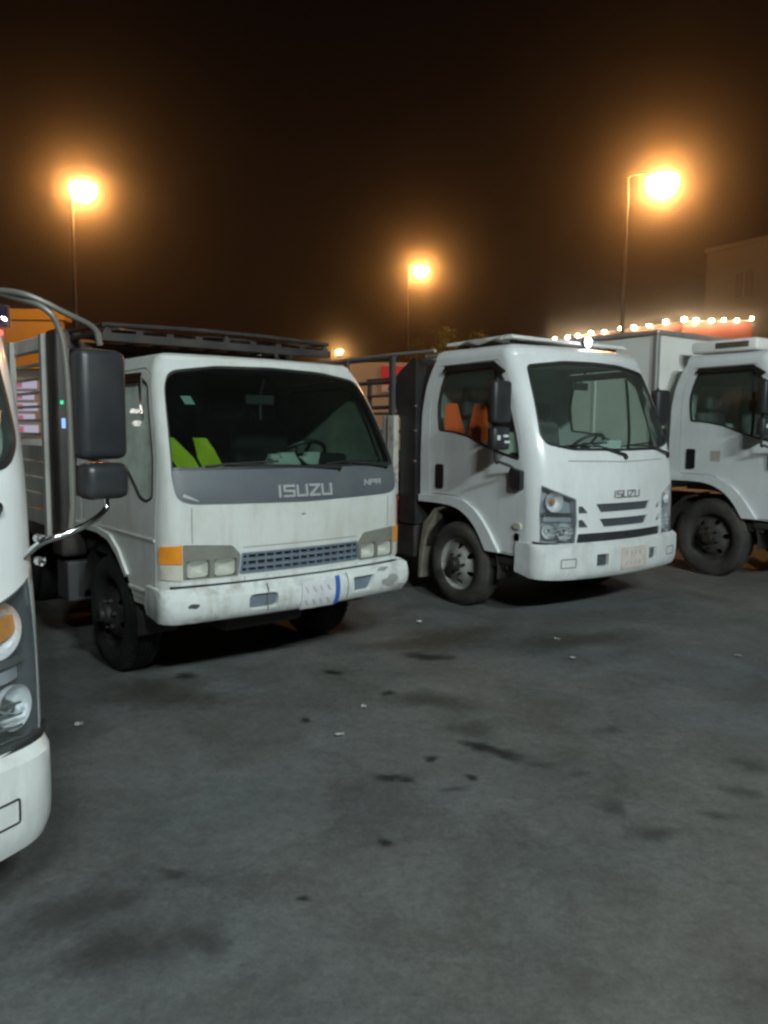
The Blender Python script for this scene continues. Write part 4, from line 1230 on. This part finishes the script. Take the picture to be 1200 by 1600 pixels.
# shallow patched joint running away across the yard
for k, (x, y, lab) in enumerate(((-1.67, 4.17, 'scrap of pale litter on the ground beside the nearest white truck'), (1.37, 6.02, 'scrap of pale litter just ahead of the middle newer truck, farther of a pair'), (1.37, 5.52, 'scrap of pale litter in front of the middle newer truck, nearer of a pair'),
                             (2.61, 5.62, 'scrap of pale litter on the asphalt at the far right'), (-.23, 4.06, 'scrap of pale litter near the centre, below a line of oil drips'), (-.11, 4.49, 'scrap of pale litter beside the brown ground stain'), (.31, 6.55, 'crumpled litter near the dusty front wheel of the middle truck'))):
    v, f = [], []
    s = (.036 if k not in (5,) else .026)
    for j in range(4):
        for i in range(4):
            v.append(((i / 3 - .5) * s * (1 + .4 * random.random()), (j / 3 - .5) * s * .8 * (1 + .4 * random.random()), .012 + .016 * random.random()))
    for j in range(3):
        for i in range(3): f.append((j * 4 + i, j * 4 + i + 1, j * 4 + i + 5, j * 4 + i + 4))
    o = mesh_obj('paper_scrap', v, f, 'litter')
    md = o.modifiers.new('thick', 'SOLIDIFY')
    md.thickness = .002
    o.location = (x, y, 0)
    tag(o, lab, 'litter', 'scraps of litter on the asphalt')

# ------------------------------------------------------------------ trucks
T1 = (-.52179953, 4.96959695, 39.6257)
T2 = (2.13551431, 6.99106837, 36.3779)
T3 = (5.1726, 8.6221, 36.0)
T0 = (-1.571, 1.585, 50.0)

t1, sk1 = old_truck('older white truck with a dark grey strip and ISUZU lettering below its windscreen', *T1)
# cargo bed of the old truck: silver top rail, thin open rails, white boards, black headboard and cab rack
bed = stake_body(t1, .95, 1.88, 5.2, .88, 2.31, 1.50, 5, 0, 'board', 'pale_rail', 'board', 'dark_steel', thick_top=.11)
for s_ in (-1, 1):
    for i in range(6):
        z = 1.57 + i * .105
        MB().box(s_ * .95 - .008, s_ * .95 + .008, 1.90, 5.2, z, z + .022).build('side_rail', 'board', bed)
hb = bpy.data.objects.new('headboard', None)
col.objects.link(hb)
hb.parent = t1
for x0, x1 in ((-.99, -.80), (.80, .99)):
    MB().box(x0, x1, 1.62, 1.85, .70, 2.33, .03).build('head_post', 'dark_steel', hb, 40)
for z in (1.1, 1.5, 1.9): MB().box(-.80, .80, 1.74, 1.80, z, z + .08).build('head_rail', 'dark_steel', hb)
MB().box(-.80, .80, 1.76, 1.785, .8, 2.25).build('head_panel', 'dark_steel', hb)
MB().box(-.965, -.945, 1.615, 1.6195, 1.80, 1.825).build('green_marker', 'green_led', hb)  # glowing chip imitates a green reflection on the headboard
MB().box(-.96, -.935, 1.615, 1.6195, 1.63, 1.70).build('blue_marker', 'blue_led', hb)  # the blue reflection, likewise made as a glowing chip
rk = bpy.data.objects.new('cab_rack', None)
col.objects.link(rk)
rk.parent = t1
for y in (.98, 1.70): MB().box(-.90, .90, y - .03, y + .03, 2.20, 2.25).build('rack_bar', 'dark_steel', rk)
for i in range(9):
    x = -.86 + i * .215
    MB().box(x - .025, x + .025, .96, 1.72, 2.252, 2.272).build('rack_slat', 'dark_steel', rk)
for x in (-.80, .0, .80): MB().box(x - .02, x + .02, 1.66, 1.70, 2.0, 2.20).build('rack_leg', 'dark_steel', rk)
MB().tube([(-.88, .96, 2.30), (-.3, .95, 2.315), (.3, .95, 2.315), (.88, .96, 2.30)], .014, 8).tube([(-.88, .96, 2.30), (-.88, 1.7, 2.31)], .014, 8).tube([(.88, .96, 2.30), (.88, 1.7, 2.31)], .014, 8).build('rack_rim', 'dark_steel', rk, 40)
for x in (-.86, 0, .86): MB().box(x - .012, x + .012, .965, .985, 2.25, 2.305).build('rack_upright', 'dark_steel', rk)
tarp = MB()
for j in range(7):
    for i in range(15):
        a, b = i / 14, j / 6
        tarp.v.append((-.78 + 1.56 * a, 1.02 + .62 * b, 2.274 + .045 * math.sin(math.pi * b) * (0.6 + .4 * math.sin(a * 13 + 2 * b)) + .01 * random.random()))
for j in range(6):
    for i in range(14): tarp.f.append((j * 15 + i, j * 15 + i + 1, j * 15 + i + 16, j * 15 + i + 15))
o = tarp.build('folded_tarpaulin', 'slate_steel', None, 60)
o.location = t1.location
o.rotation_euler = t1.rotation_euler
md = o.modifiers.new('thick', 'SOLIDIFY')
md.thickness = .012
tag(o, 'dark folded tarpaulin lying on the rack above the older truck cab', 'tarpaulin')
MB().box(-.94, -.66, 1.66, 1.92, .36, .66, .02).build('battery_box', 'slate_steel', t1)
MB().box(.55, .93, 2.0, 2.9, .38, .72, .05).build('fuel_tank', 'dark_steel', t1)

def local(t, p):
    a = t[2] * math.pi / 180
    return (t[0] + p[0] * math.cos(a) - p[1] * math.sin(a), t[1] + p[0] * math.sin(a) + p[1] * math.cos(a), p[2])
safety_vest('safety_vest', 'vest_yellow', 'vest_green', 'folded fluorescent yellow vest on the dashboard of the older truck', local(T1, (-.67, .17, 1.405)), math.radians(T1[2]), .155, .205, .55, .42, .28)
pp = thing('paper_bundle', 'pale crumpled papers on the dashboard of the older truck', 'papers', local(T1, (.10, .24, 1.40)), math.radians(T1[2]))
for i, (a, b, w, h) in enumerate(((-.14, 0, .10, .05), (-.02, .03, .12, .085), (.12, .0, .10, .06), (.17, .05, .11, .085), (-.12, .06, .09, .075))):
    mb = MB().box(a - w / 2, a + w / 2, b - .03, b + .03, 0.001, h, .012)
    mb.v = [(x + .02 * math.sin(z * 60 + i), y + .3 * z, z) for x, y, z in mb.v]
    mb.build('paper_wad', 'paper', pp, 60)

t2, sk2 = new_truck('white truck with rounded newer cab and orange vest inside, beside the older truck', *T2)
bed2 = stake_body(t2, 1.0, 2.05, 5.4, .92, 2.38, 1.35, 3, 3, 'slate_steel', 'slate_steel', 'slate_steel', 'dark_steel', .02)
MB().tube([(-1.0, 1.45, 2.385), (-1.0, 2.2, 2.395), (-1.0, 5.3, 2.41)], .017, 8).build('silver_top_pole', 'aluminium', bed2, 40)
MB().prism([(1.72, .70), (1.98, .70), (1.98, 1.75), (2.02, 1.80), (2.20, 2.06), (2.0, 2.22), (1.80, 2.335), (1.74, 2.335)], -1.0, 1.0, 'x').build('black_headboard', 'black', t2)
for z in (1.32, 1.62, 1.86): MB().box(-1.012, -1.001, 1.715, 1.755, z, z + .022).build('headboard_clip', 'chrome', t2)
MB().box(-1.075, -1.01, 1.985, 2.10, .98, 1.78, .01).build('white_marker_post', 'post_white', t2)
MB().box(-1.075, -1.01, 1.985, 2.10, .64, .978, .01).build('red_marker_post', 'red', t2)
MB().box(-1.06, -1.02, 2.17, 2.20, 1.1, 1.78).build('silver_stake', 'aluminium', t2)
MB().box(-.98, -.55, 1.75, 2.5, .35, .70, .03).build('tool_box', 'dark_steel', t2)
# loose white board and rag lying on the cab roof
rb = thing('roof_board', 'flat white board lying on the roof of the middle newer truck', 'board', local(T2, (0, 0, 0)), math.radians(T2[2]))
MB().prism([(.62, 2.452), (.66, 2.485), (1.50, 2.47), (1.52, 2.445)], -.80, .80, 'x').build('board_sheet', 'box_white', rb)
for x in (-.7, .7):
    for y in (.75, 1.38): MB().box(x - .04, x + .04, y - .04, y + .04, 2.41, 2.46).build('board_foot', 'dark_steel', rb)
mb = MB()
for j in range(6):
    for i in range(12):
        a, b = i / 11, j / 5
        mb.v.append((-.86 + .10 * b, .70 + .55 * a, 2.425 + .030 * math.sin(math.pi * b) + .018 * math.sin(9 * a + b * 4) + .008 * random.random()))
for j in range(5):
    for i in range(11): mb.f.append((j * 12 + i, j * 12 + i + 1, j * 12 + i + 13, j * 12 + i + 12))
o = mb.build('grey_rag', 'board', None, 60)
o.location = rb.location
o.rotation_euler = rb.rotation_euler
o.modifiers.new('thick', 'SOLIDIFY').thickness = .006
tag(o, 'crumpled grey rag tucked under the board on the middle truck roof', 'rag')
wl_ = thing('roof_lamp', 'small bright white lamp above the windscreen of the middle newer truck', 'lamp', local(T2, (.06, .52, 2.42)), math.radians(T2[2]))  # added glowing disc, stands for a highlight on the glossy roof edge
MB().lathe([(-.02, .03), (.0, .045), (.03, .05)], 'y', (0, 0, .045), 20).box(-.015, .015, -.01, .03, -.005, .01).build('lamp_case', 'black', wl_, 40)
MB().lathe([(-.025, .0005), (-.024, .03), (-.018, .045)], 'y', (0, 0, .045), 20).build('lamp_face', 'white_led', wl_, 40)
safety_vest('safety_vest', 'vest_orange', 'vest_orange', 'fluorescent orange vest hung on a seat, seen through the middle truck side window', local(T2, (-.76, 1.25, 1.53)), math.radians(T2[2]) - .5, .21, .36, .12, .35)
pp = thing('paper_bundle', 'pale papers and clutter on the dashboard of the middle newer truck', 'papers', local(T2, (.1, .40, 1.462)), math.radians(T2[2]))
for i, (a, b, w, h) in enumerate(((-.42, -.05, .30, .02), (-.10, -.04, .20, .04), (.14, .02, .18, .06), (.32, .0, .16, .05), (.36, .1, .20, .09), (.02, .12, .14, .05))):
    mb = MB().box(a - w / 2, a + w / 2, b - .06, b + .06, 0.001, h, .008)
    mb.v = [(x + .02 * math.sin(z * 60 + i), y + .3 * z, z + .03 * abs(x - a)) for x, y, z in mb.v]
    mb.build('paper_wad', 'paper', pp, 60)

t3, sk3 = new_truck('white truck with a tall white box body at the right edge of the picture', *T3, dz=.13, R=.44, rim='rim_dark', flap='dark_steel')
bx = bpy.data.objects.new('box_body', None)
col.objects.link(bx)
bx.parent = t3
MB().box(-1.05, 1.05, 1.86, 6.2, .95, 2.83).build('box_shell', 'box_white', bx)
for i in range(6):
    y = 1.90 + i * .86
    MB().box(-1.062, -1.05, y - .02, y + .02, 1.0, 2.78).build('box_rib', 'box_white', bx)
for x in (-1.05, 1.05): MB().box(x - .03, x + .03, 1.84, 6.22, 2.79, 2.85, .01).build('box_rail', 'box_trim', bx)
MB().box(-1.08, 1.08, 1.83, 1.90, 2.79, 2.852, .01).build('box_rail', 'box_trim', bx)
MB().box(-1.07, -1.0, 1.835, 1.90, .95, 2.79, .01).build('corner_post', 'box_trim', bx)
ru = bpy.data.objects.new('roof_unit', None)
col.objects.link(ru)
ru.parent = t3
MB().box(-.72, .72, .80, 1.62, 2.56, 2.70, .04).build('unit_case', 'box_white', ru, 40)
MB().box(-.7235, -.7205, .90, 1.30, 2.60, 2.665).build('unit_vent', 'black', ru)
for i in range(5): MB().box(-.728, -.7215, .90, 1.30, 2.603 + i * .013, 2.607 + i * .013).build('vent_slat', 'bezel_old', ru)
sk3.piece('faded_sticker', [('l', 1.14, 1.18), ('l', 1.02, 1.18), ('l', 1.02, 1.30), ('l', 1.14, 1.30)], .002, 0, 'sticker_tan').location.z = .13

t0, sk0 = new_truck('nearest white truck, cut off at the left edge, with big tube-framed mirror', *T0, mirror='loop', housing='lamp_dark', surf=TALL, wide=.03, bw=-.025)
m_ = bpy.data.objects.new('wing_mirror', None)
col.objects.link(m_)
m_.parent = t0
mx_, my = 1.115, .06
MB().box(mx_ - .08, mx_ + .08, my - .05, my + .035, 1.545, 1.885, .028).build('mirror_housing', 'mirror_shell', m_, 40)
MB().box(mx_ - .07, mx_ + .08, my - .055, my + .035, 1.42, 1.535, .028).build('mirror_housing', 'mirror_shell', m_, 40)
MB().box(mx_ - .07, mx_ + .07, my + .0355, my + .039, 1.56, 1.885).build('mirror_glass', 'mirror', m_)
MB().box(mx_ - .06, mx_ + .07, my + .0355, my + .039, 1.43, 1.525).build('mirror_glass', 'mirror', m_)
MB().tube(curve_pts([(.86, .22, 2.05), (.92, .10, 2.03), (1.02, .06, 1.985), (mx_ - .005, my, 1.95), (mx_ + .015, my, 1.90)], 8), .0095, 10).build('mirror_tube', 'tube', m_, 60)
MB().tube(curve_pts([(.88, .18, 2.04), (.955, .07, 1.995), (.995, .05, 1.93), (1.01, .045, 1.80), (1.015, .045, 1.55), (1.015, .045, 1.40)], 8), .0095, 10).build('mirror_tube', 'tube', m_, 60)
MB().tube(curve_pts([(mx_ + .02, my, 1.43), (mx_ + .015, my - .005, 1.385), (1.06, .045, 1.345), (.98, .06, 1.315), (.935, .09, 1.295), (.90, .14, 1.25)], 8), .0105, 10).build('mirror_tube', 'chrome', m_, 60)
MB().tube([(1.015, .045, 1.40), (1.01, .05, 1.335)], .0095, 10).build('mirror_tube', 'tube', m_, 60)
for z in (1.31, 1.24): MB().lathe([(-.012, .014), (.012, .014), (.014, .0005)], 'y', (.925, .085, z), 8).build('mirror_bolt', 'chrome', m_)
stake_body(t0, 1.0, 2.05, 5.4, .92, 2.1, 1.35, 3, 3, 'board', 'aluminium', 'slate_steel', 'dark_steel', .02)
stk = [o for o in t0.children]

# ------------------------------------------------------------------ street lamps
def street_lamp(label, x, y, z, arm, watts, mat='sodium', col_=(1.0, .35, .075), size=1.0, group='street lamps around the yard', yaw=0.0):
    t = thing('street_lamp', label, 'street lamp', (x - arm, y, 0), 0.0, group)
    MB().tube([(0, 0, 0), (0, 0, .25), (0, 0, .26), (0, 0, z - .1)], [.13, .13, .085, .05], 12).build('pole', 'pole_dark', t, 50)
    MB().tube(curve_pts([(0, 0, z - .15), (.02 * arm, 0, z + .12), (arm * .55, 0, z + .26), (arm, 0, z + .22)], 6), .035, 8).build('lamp_arm', 'pole_dark', t, 50)
    s = size
    h = MB().lathe([(.34 * s, .05 * s), (.32 * s, .20 * s), (.22 * s, .34 * s), (.14 * s, .40 * s), (.10 * s, .41 * s)], 'z', (arm, 0, z), 24).build('lamp_head', 'pole_dark', t, 50)
    MB().lathe([(.10 * s, .38 * s), (.0, .40 * s), (-.14 * s, .38 * s), (-.28 * s, .29 * s), (-.38 * s, .14 * s), (-.41 * s, .0005)], 'z', (arm, 0, z), 24).build('lamp_bowl', mat, h, 50)
    ld = bpy.data.lights.new('lamp_light', 'POINT')
    ld.energy = watts
    ld.color = col_
    ld.shadow_soft_size = .18 * s
    lo = bpy.data.objects.new('lamp_light', ld)
    col.objects.link(lo)
    lo.parent = t
    lo.location = (arm, -.0, z - .10 * s)
    return t
street_lamp('tall orange sodium street lamp at the left, above the older truck', -9.33, 25, 8.9, .35, SODIUM_W)
street_lamp('smaller orange sodium street lamp farther off near the centre', 1.73, 40, 9.5, .6, SODIUM_W * .8, size=.9)
street_lamp('brightest orange sodium street lamp at the upper right', 8.44, 25, 9.25, 1.05, SODIUM_W * 1.6, size=1.2)
street_lamp('tiny pale street lamp far away just above the older truck roof', -4.06, 70, 8.35, .5, 120, size=.7)
LM = [(-37.6, 26.2, 7.2), (-37.75, 25.5, 7.35), (-38.0, 25.1, 6.2)]
lm = thing('globe_lamp_mast', 'three-globe white lamp mast beyond the left edge, mirrored in the older truck door glass', 'street lamp', (LM[0][0] + .3, LM[0][1], 0))
MB().tube([(0, 0, 0), (0, 0, 8.4)], [.12, .07], 10).build('pole', 'pole_dark', lm, 50)
for (x, y, z) in LM:
    q = (x - LM[0][0] - .3, y - LM[0][1], z)
    g = MB().lathe([(.28, .0005), (.2, .2), (0, .28), (-.2, .2), (-.28, .0005)], 'z', q, 16).build('lamp_globe', 'globe', lm, 60)
    MB().tube([(0, 0, z - .1), (q[0] * .6, q[1] * .6, z - .25), (q[0], q[1], z - .27)], .03, 6).build('globe_arm', 'pole_dark', g)

# ------------------------------------------------------------------ floodlight masts behind the photographer (mirrored in paint and lamps)
def flood_mast(label, x, y, z, n, tgt):
    t = thing('floodlight_mast', label, 'floodlight', (x, y, 0), 0.0, 'floodlight masts behind the photographer')
    MB().tube([(0, 0, 0), (0, 0, z)], [.14, .08], 12).build('pole', 'pole', t, 50)
    MB().box(-.9, .9, -.04, .04, z - .04, z + .04).build('cross_bar', 'pole', t)
    for i in range(n):
        px = (i - (n - 1) / 2) * .8
        d = (Vector(tgt) + Vector((px * 3, 0, 0)) - Vector((x + px, y, z))).normalized()
        q = d.to_track_quat('-Z', 'Y')
        h = MB().box(-.24, .24, -.18, .18, -.02, .12, .02).build('flood_head', 'dark_steel', t)
        h.location = (px, .12, z)
        h.rotation_euler = q.to_euler()
        MB().box(-.21, .21, -.15, .15, -.026, -.021).build('flood_glass', 'flood', h)
        ld = bpy.data.lights.new('flood_light', 'AREA')
        ld.shape = 'RECTANGLE'
        ld.size, ld.size_y = .42, .30
        ld.energy = FLOOD_W
        ld.color = (.84, .97, .96)
        lo = bpy.data.objects.new('flood_light', ld)
        col.objects.link(lo)
        lo.parent = t
        lo.location = Vector((px, .12, z)) + d * .04
        lo.rotation_euler = q.to_euler()
    return t
flood_mast('three-headed floodlight mast behind the photographer, farther right', 6.6, -7.6, 9.0, 3, (0.8, 5.5, .8))
flood_mast('three-headed floodlight mast almost straight behind the photographer', 3.0, -10.5, 9.5, 3, (0.8, 5.5, .8))

# ------------------------------------------------------------------ buildings far behind
def slab(mb, p, d, n, a0, a1, b0, b1, z0, z1):
    """box in a frame: along d, behind along n"""
    v = []
    for z in (z0, z1):
        for b in (b0, b1):
            for a in (a0, a1): v.append((p[0] + d[0] * a + n[0] * b, p[1] + d[1] * a + n[1] * b, z))
    return mb.add(v, [(0, 2, 3, 1), (4, 5, 7, 6), (0, 1, 5, 4), (2, 6, 7, 3), (0, 4, 6, 2), (1, 3, 7, 5)])

# shop with a red fascia and a row of bulbs along its eaves
sh = thing('lit_shop', 'low shop with red fascia and a row of warm bulbs, behind the box truck', 'shop')
c_, le, ri = np.array([10.71, 29.0]), np.array([7.5, 35.0]), np.array([12.7, 28.7])
rend = c_ + (ri - c_) / np.linalg.norm(ri - c_) * 2.35
poly = [tuple(c_), tuple(rend), tuple(rend + np.array([1.5, 8.0])), tuple(le + np.array([3, 3])), tuple(le)]
MB().prism(poly, 0, 4.6, 'z').build('shop_wall', 'tan_wall', sh)
def grow(P, k):
    c = np.mean(P, 0)
    return [tuple(c + (np.array(p) - c) * k) for p in P]
MB().prism(grow(poly, 1.02), 4.6, 5.55, 'z').build('red_fascia', 'red_fascia', sh)
MB().prism(grow(poly, 1.035), 5.55, 5.60, 'z').build('roof_edge', 'concrete', sh)
g_ = grow(poly, 1.05)
bulbs = [(np.array(g_[4]) * (1 - t) + np.array(g_[0]) * t) for t in np.linspace(0.02, 1, 10)] + [(np.array(g_[0]) + (np.array(g_[1]) - np.array(g_[0])) / np.linalg.norm(np.array(g_[1]) - np.array(g_[0])) * k * .47) for k in range(1, 6)]
for b in bulbs:
    bo = MB().lathe([(.05, .0005), (.04, .05), (0, .075), (-.05, .05), (-.075, .0005)], 'z', seg=10).build('string_bulb', 'bulb', sh, 60)
    bo.location = (b[0] + random.uniform(-.07, .07), b[1], 5.62 + random.uniform(-.03, .03))
    bo.scale = [random.uniform(.75, 1.25)] * 3
ld = None
for i in (3, 7):
    b = bulbs[i]
    ld = bpy.data.lights.new('bulb_light', 'POINT')
    ld.energy, ld.color, ld.shadow_soft_size = 20, (1, .62, .32), .08
    lo = bpy.data.objects.new('bulb_light', ld)
    col.objects.link(lo)
    lo.parent = sh
    c = np.mean(poly, 0)
    dd = (b - c) / np.linalg.norm(b - c)
    lo.location = (b[0] + dd[0] * .35, b[1] + dd[1] * .35, 5.5)

# tall sandy block behind the shop
tb = thing('apartment_block', 'dim sandy multi-storey block behind the shop at the right edge', 'building')
p0, dd, nn = (17.87, 45.0), (.52, -.855), (.855, .52)
slab(MB(), p0, dd, nn, 0, 15, 0, 10, 0, 11.5).build('block_wall', 'concrete', tb)
slab(MB(), p0, dd, nn, -.1, 15.1, -.1, 10.1, 11.5, 11.75).build('parapet', 'concrete', tb)
for a in (2.4, 4.6, 7.0, 9.4, 11.8, 13.8):
    for z in (2.4, 5.6, 8.8):
        w = slab(MB(), p0, dd, nn, a - .5, a + .5, -.03, .06, z, z + 1.3).build('window', 'void', tb)
        slab(MB(), p0, dd, nn, a - .6, a + .6, -.12, -.031, z - .1, z).build('window_sill', 'concrete', w)
        slab(MB(), p0, dd, nn, a - .03, a + .03, -.05, -.031, z, z + 1.3).build('window_mullion', 'pole', w)

# ochre-fronted building at the left with lit pink and white shop signs
yb = thing('ochre_shop', 'ochre-fronted building with lit pink and white signs behind the left bed rails', 'shop')
MB().box(-32, -12.3, 30.2, 38, 0, 5.2).build('shop_wall', 'tan_wall', yb)
MB().box(-32, -12.12, 29.9, 30.2, 3.75, 5.55, .02).build('ochre_fascia', 'yellow_wall', yb)
MB().box(-32, -12.0, 29.8, 30.6, 5.55, 5.95, .02).build('ochre_cornice', 'yellow_wall', yb)
for i in range(5):
    z = 1.35 + i * .42
    MB().box(-15.5, -13.25 - .12 * (i % 2), 30.05, 30.19, z, z + .30).build('sign_panel', 'sign_white', yb)
    MB().box(-14.15 - .05 * i, -13.75, 30.02, 30.045, z + .03, z + .25).build('sign_emblem', 'sign_pink', yb)
MB().box(-17, -12.6, 30.1, 30.19, .1, 1.1).build('shop_door', 'void', yb)
# little pole sign with white marks and a red lamp
ps = thing('pole_sign', 'dark blue pole sign with white lit marks and red lamp, far left', 'sign', (-9.62, 20, 0))
MB().tube([(0, 0.1, 0), (0, 0.1, 4.2)], .05, 10).build('sign_pole', 'pole', ps, 40)
MB().box(-.35, .20, -.05, .08, 4.08, 4.62, .02).build('sign_box', 'sign_blue', ps)
mk = MB()
for a in (-.10, .10): mk.prism([(a - .05, 4.33), (a + .03, 4.30), (a + .07, 4.24), (a - .01, 4.26)], -.055, -.0505, 'y')
mk.build('sign_mark', 'white_led', ps)
MB().lathe([(.09, .0005), (.06, .07), (0, .09), (-.06, .07), (-.09, .0005)], 'z', (-.02, -.1, 3.93), 14).build('red_lamp', 'red_led', ps, 60)

# low kiosk with a red sign, seen between the two trucks
kb = thing('red_sign_kiosk', 'small kiosk with a lit red sign, glimpsed between older and newer truck', 'kiosk')
MB().box(-2.2, 3.0, 31.0, 35, 0, 4.2).build('kiosk_wall', 'tan_wall', kb)
MB().box(-.15, 1.5, 30.85, 30.99, 3.35, 4.05, .02).build('red_sign', 'sign_red', kb)
MB().box(-.15, 1.5, 30.87, 30.99, 3.05, 3.33, .02).build('pale_board', 'sign_pale', kb)
for x in (.75, 1.05): MB().box(x, x + .12, 30.84, 30.849, 3.75, 4.15).build('sign_tab', 'sign_pale', kb)
MB().box(-1.8, -.6, 30.95, 30.995, .1, 2.4).build('kiosk_shutter', 'void', kb)

# ------------------------------------------------------------------ tree
def tree(label, x, y, h, r, seed):
    rd = random.Random(seed)
    t = thing('yard_tree', label, 'tree', (x, y, 0), 0, 'dim trees behind the yard')
    tr = MB().tube(curve_pts([(0, 0, 0), (.08, .05, h * .2), (-.05, .1, h * .42), (.05, 0, h * .6)], 5), [.22 - .16 * i / 15 for i in range(16)], 9)
    tips = []
    for i in range(9):
        a = i * 2.4 + rd.random()
        z0 = h * (.34 + .28 * rd.random())
        p1 = Vector((math.cos(a) * r * .5, math.sin(a) * r * .5, z0 + h * .14))
        p2 = Vector((math.cos(a) * r * .85, math.sin(a) * r * .85, z0 + h * (.16 + .2 * rd.random())))
        tr.tube([(0, 0, z0 - .2), p1 * .6 + Vector((0, 0, z0 * .4)), p1, p2], [.07, .055, .04, .015], 6)
        tips += [p1, p2]
    tr.build('trunk', 'bark', t, 60)
    lv = MB()
    for k in range(70):
        c0 = rd.choice(tips) if k < 46 else Vector((rd.uniform(-.6, .6) * r, rd.uniform(-.6, .6) * r, h * rd.uniform(.55, .95)))
        c0 = c0 + Vector((rd.gauss(0, .2), rd.gauss(0, .2), rd.gauss(.1, .25))) * r * .5
        rr = r * rd.uniform(.14, .26)
        for j in range(60):
            d = Vector((rd.gauss(0, 1), rd.gauss(0, 1), rd.gauss(0, .7)))
            p = c0 + d.normalized() * rr * rd.random() ** .4
            u = Vector((rd.gauss(0, 1), rd.gauss(0, 1), rd.gauss(0, 1))).normalized()
            w = u.cross(Vector((rd.gauss(0, 1), rd.gauss(0, 1), rd.gauss(0, 1)))).normalized()
            s = rd.uniform(.06, .13)
            lv.add([p - u * s, p + w * s * .5, p + u * s, p - w * s * .5], [(0, 1, 2, 3)])
    lv.build('crown', 'leaf', t)
    return t
tree('dim leafy tree behind the middle truck, below the central lamp', 4.4, 46, 7.4, 2.6, 3)
tree('dim leafy tree behind the middle truck, right of another tree', 9.2, 52, 7.4, 2.8, 5)

# ------------------------------------------------------------------ haze: dusty night air that glows around the lamps
m, t, out = nodes('dusty night air')
pv = N(t, 'ShaderNodeVolumePrincipled', Density=HAZE_D, Anisotropy=HAZE_G)
pv.inputs['Color'].default_value = (0.92, 0.88, 0.82, 1)
t.links.new(pv.outputs[0], out.inputs['Volume'])
M['haze'] = m
hz = MB().box(-G_ - 2, G_ + 2, -G_ - 2, G_ + 2, -1, 14).build('haze', 'haze')
hz['kind'] = 'stuff'
hz['label'] = 'thin dusty night air filling the whole yard'
hz['category'] = 'haze'
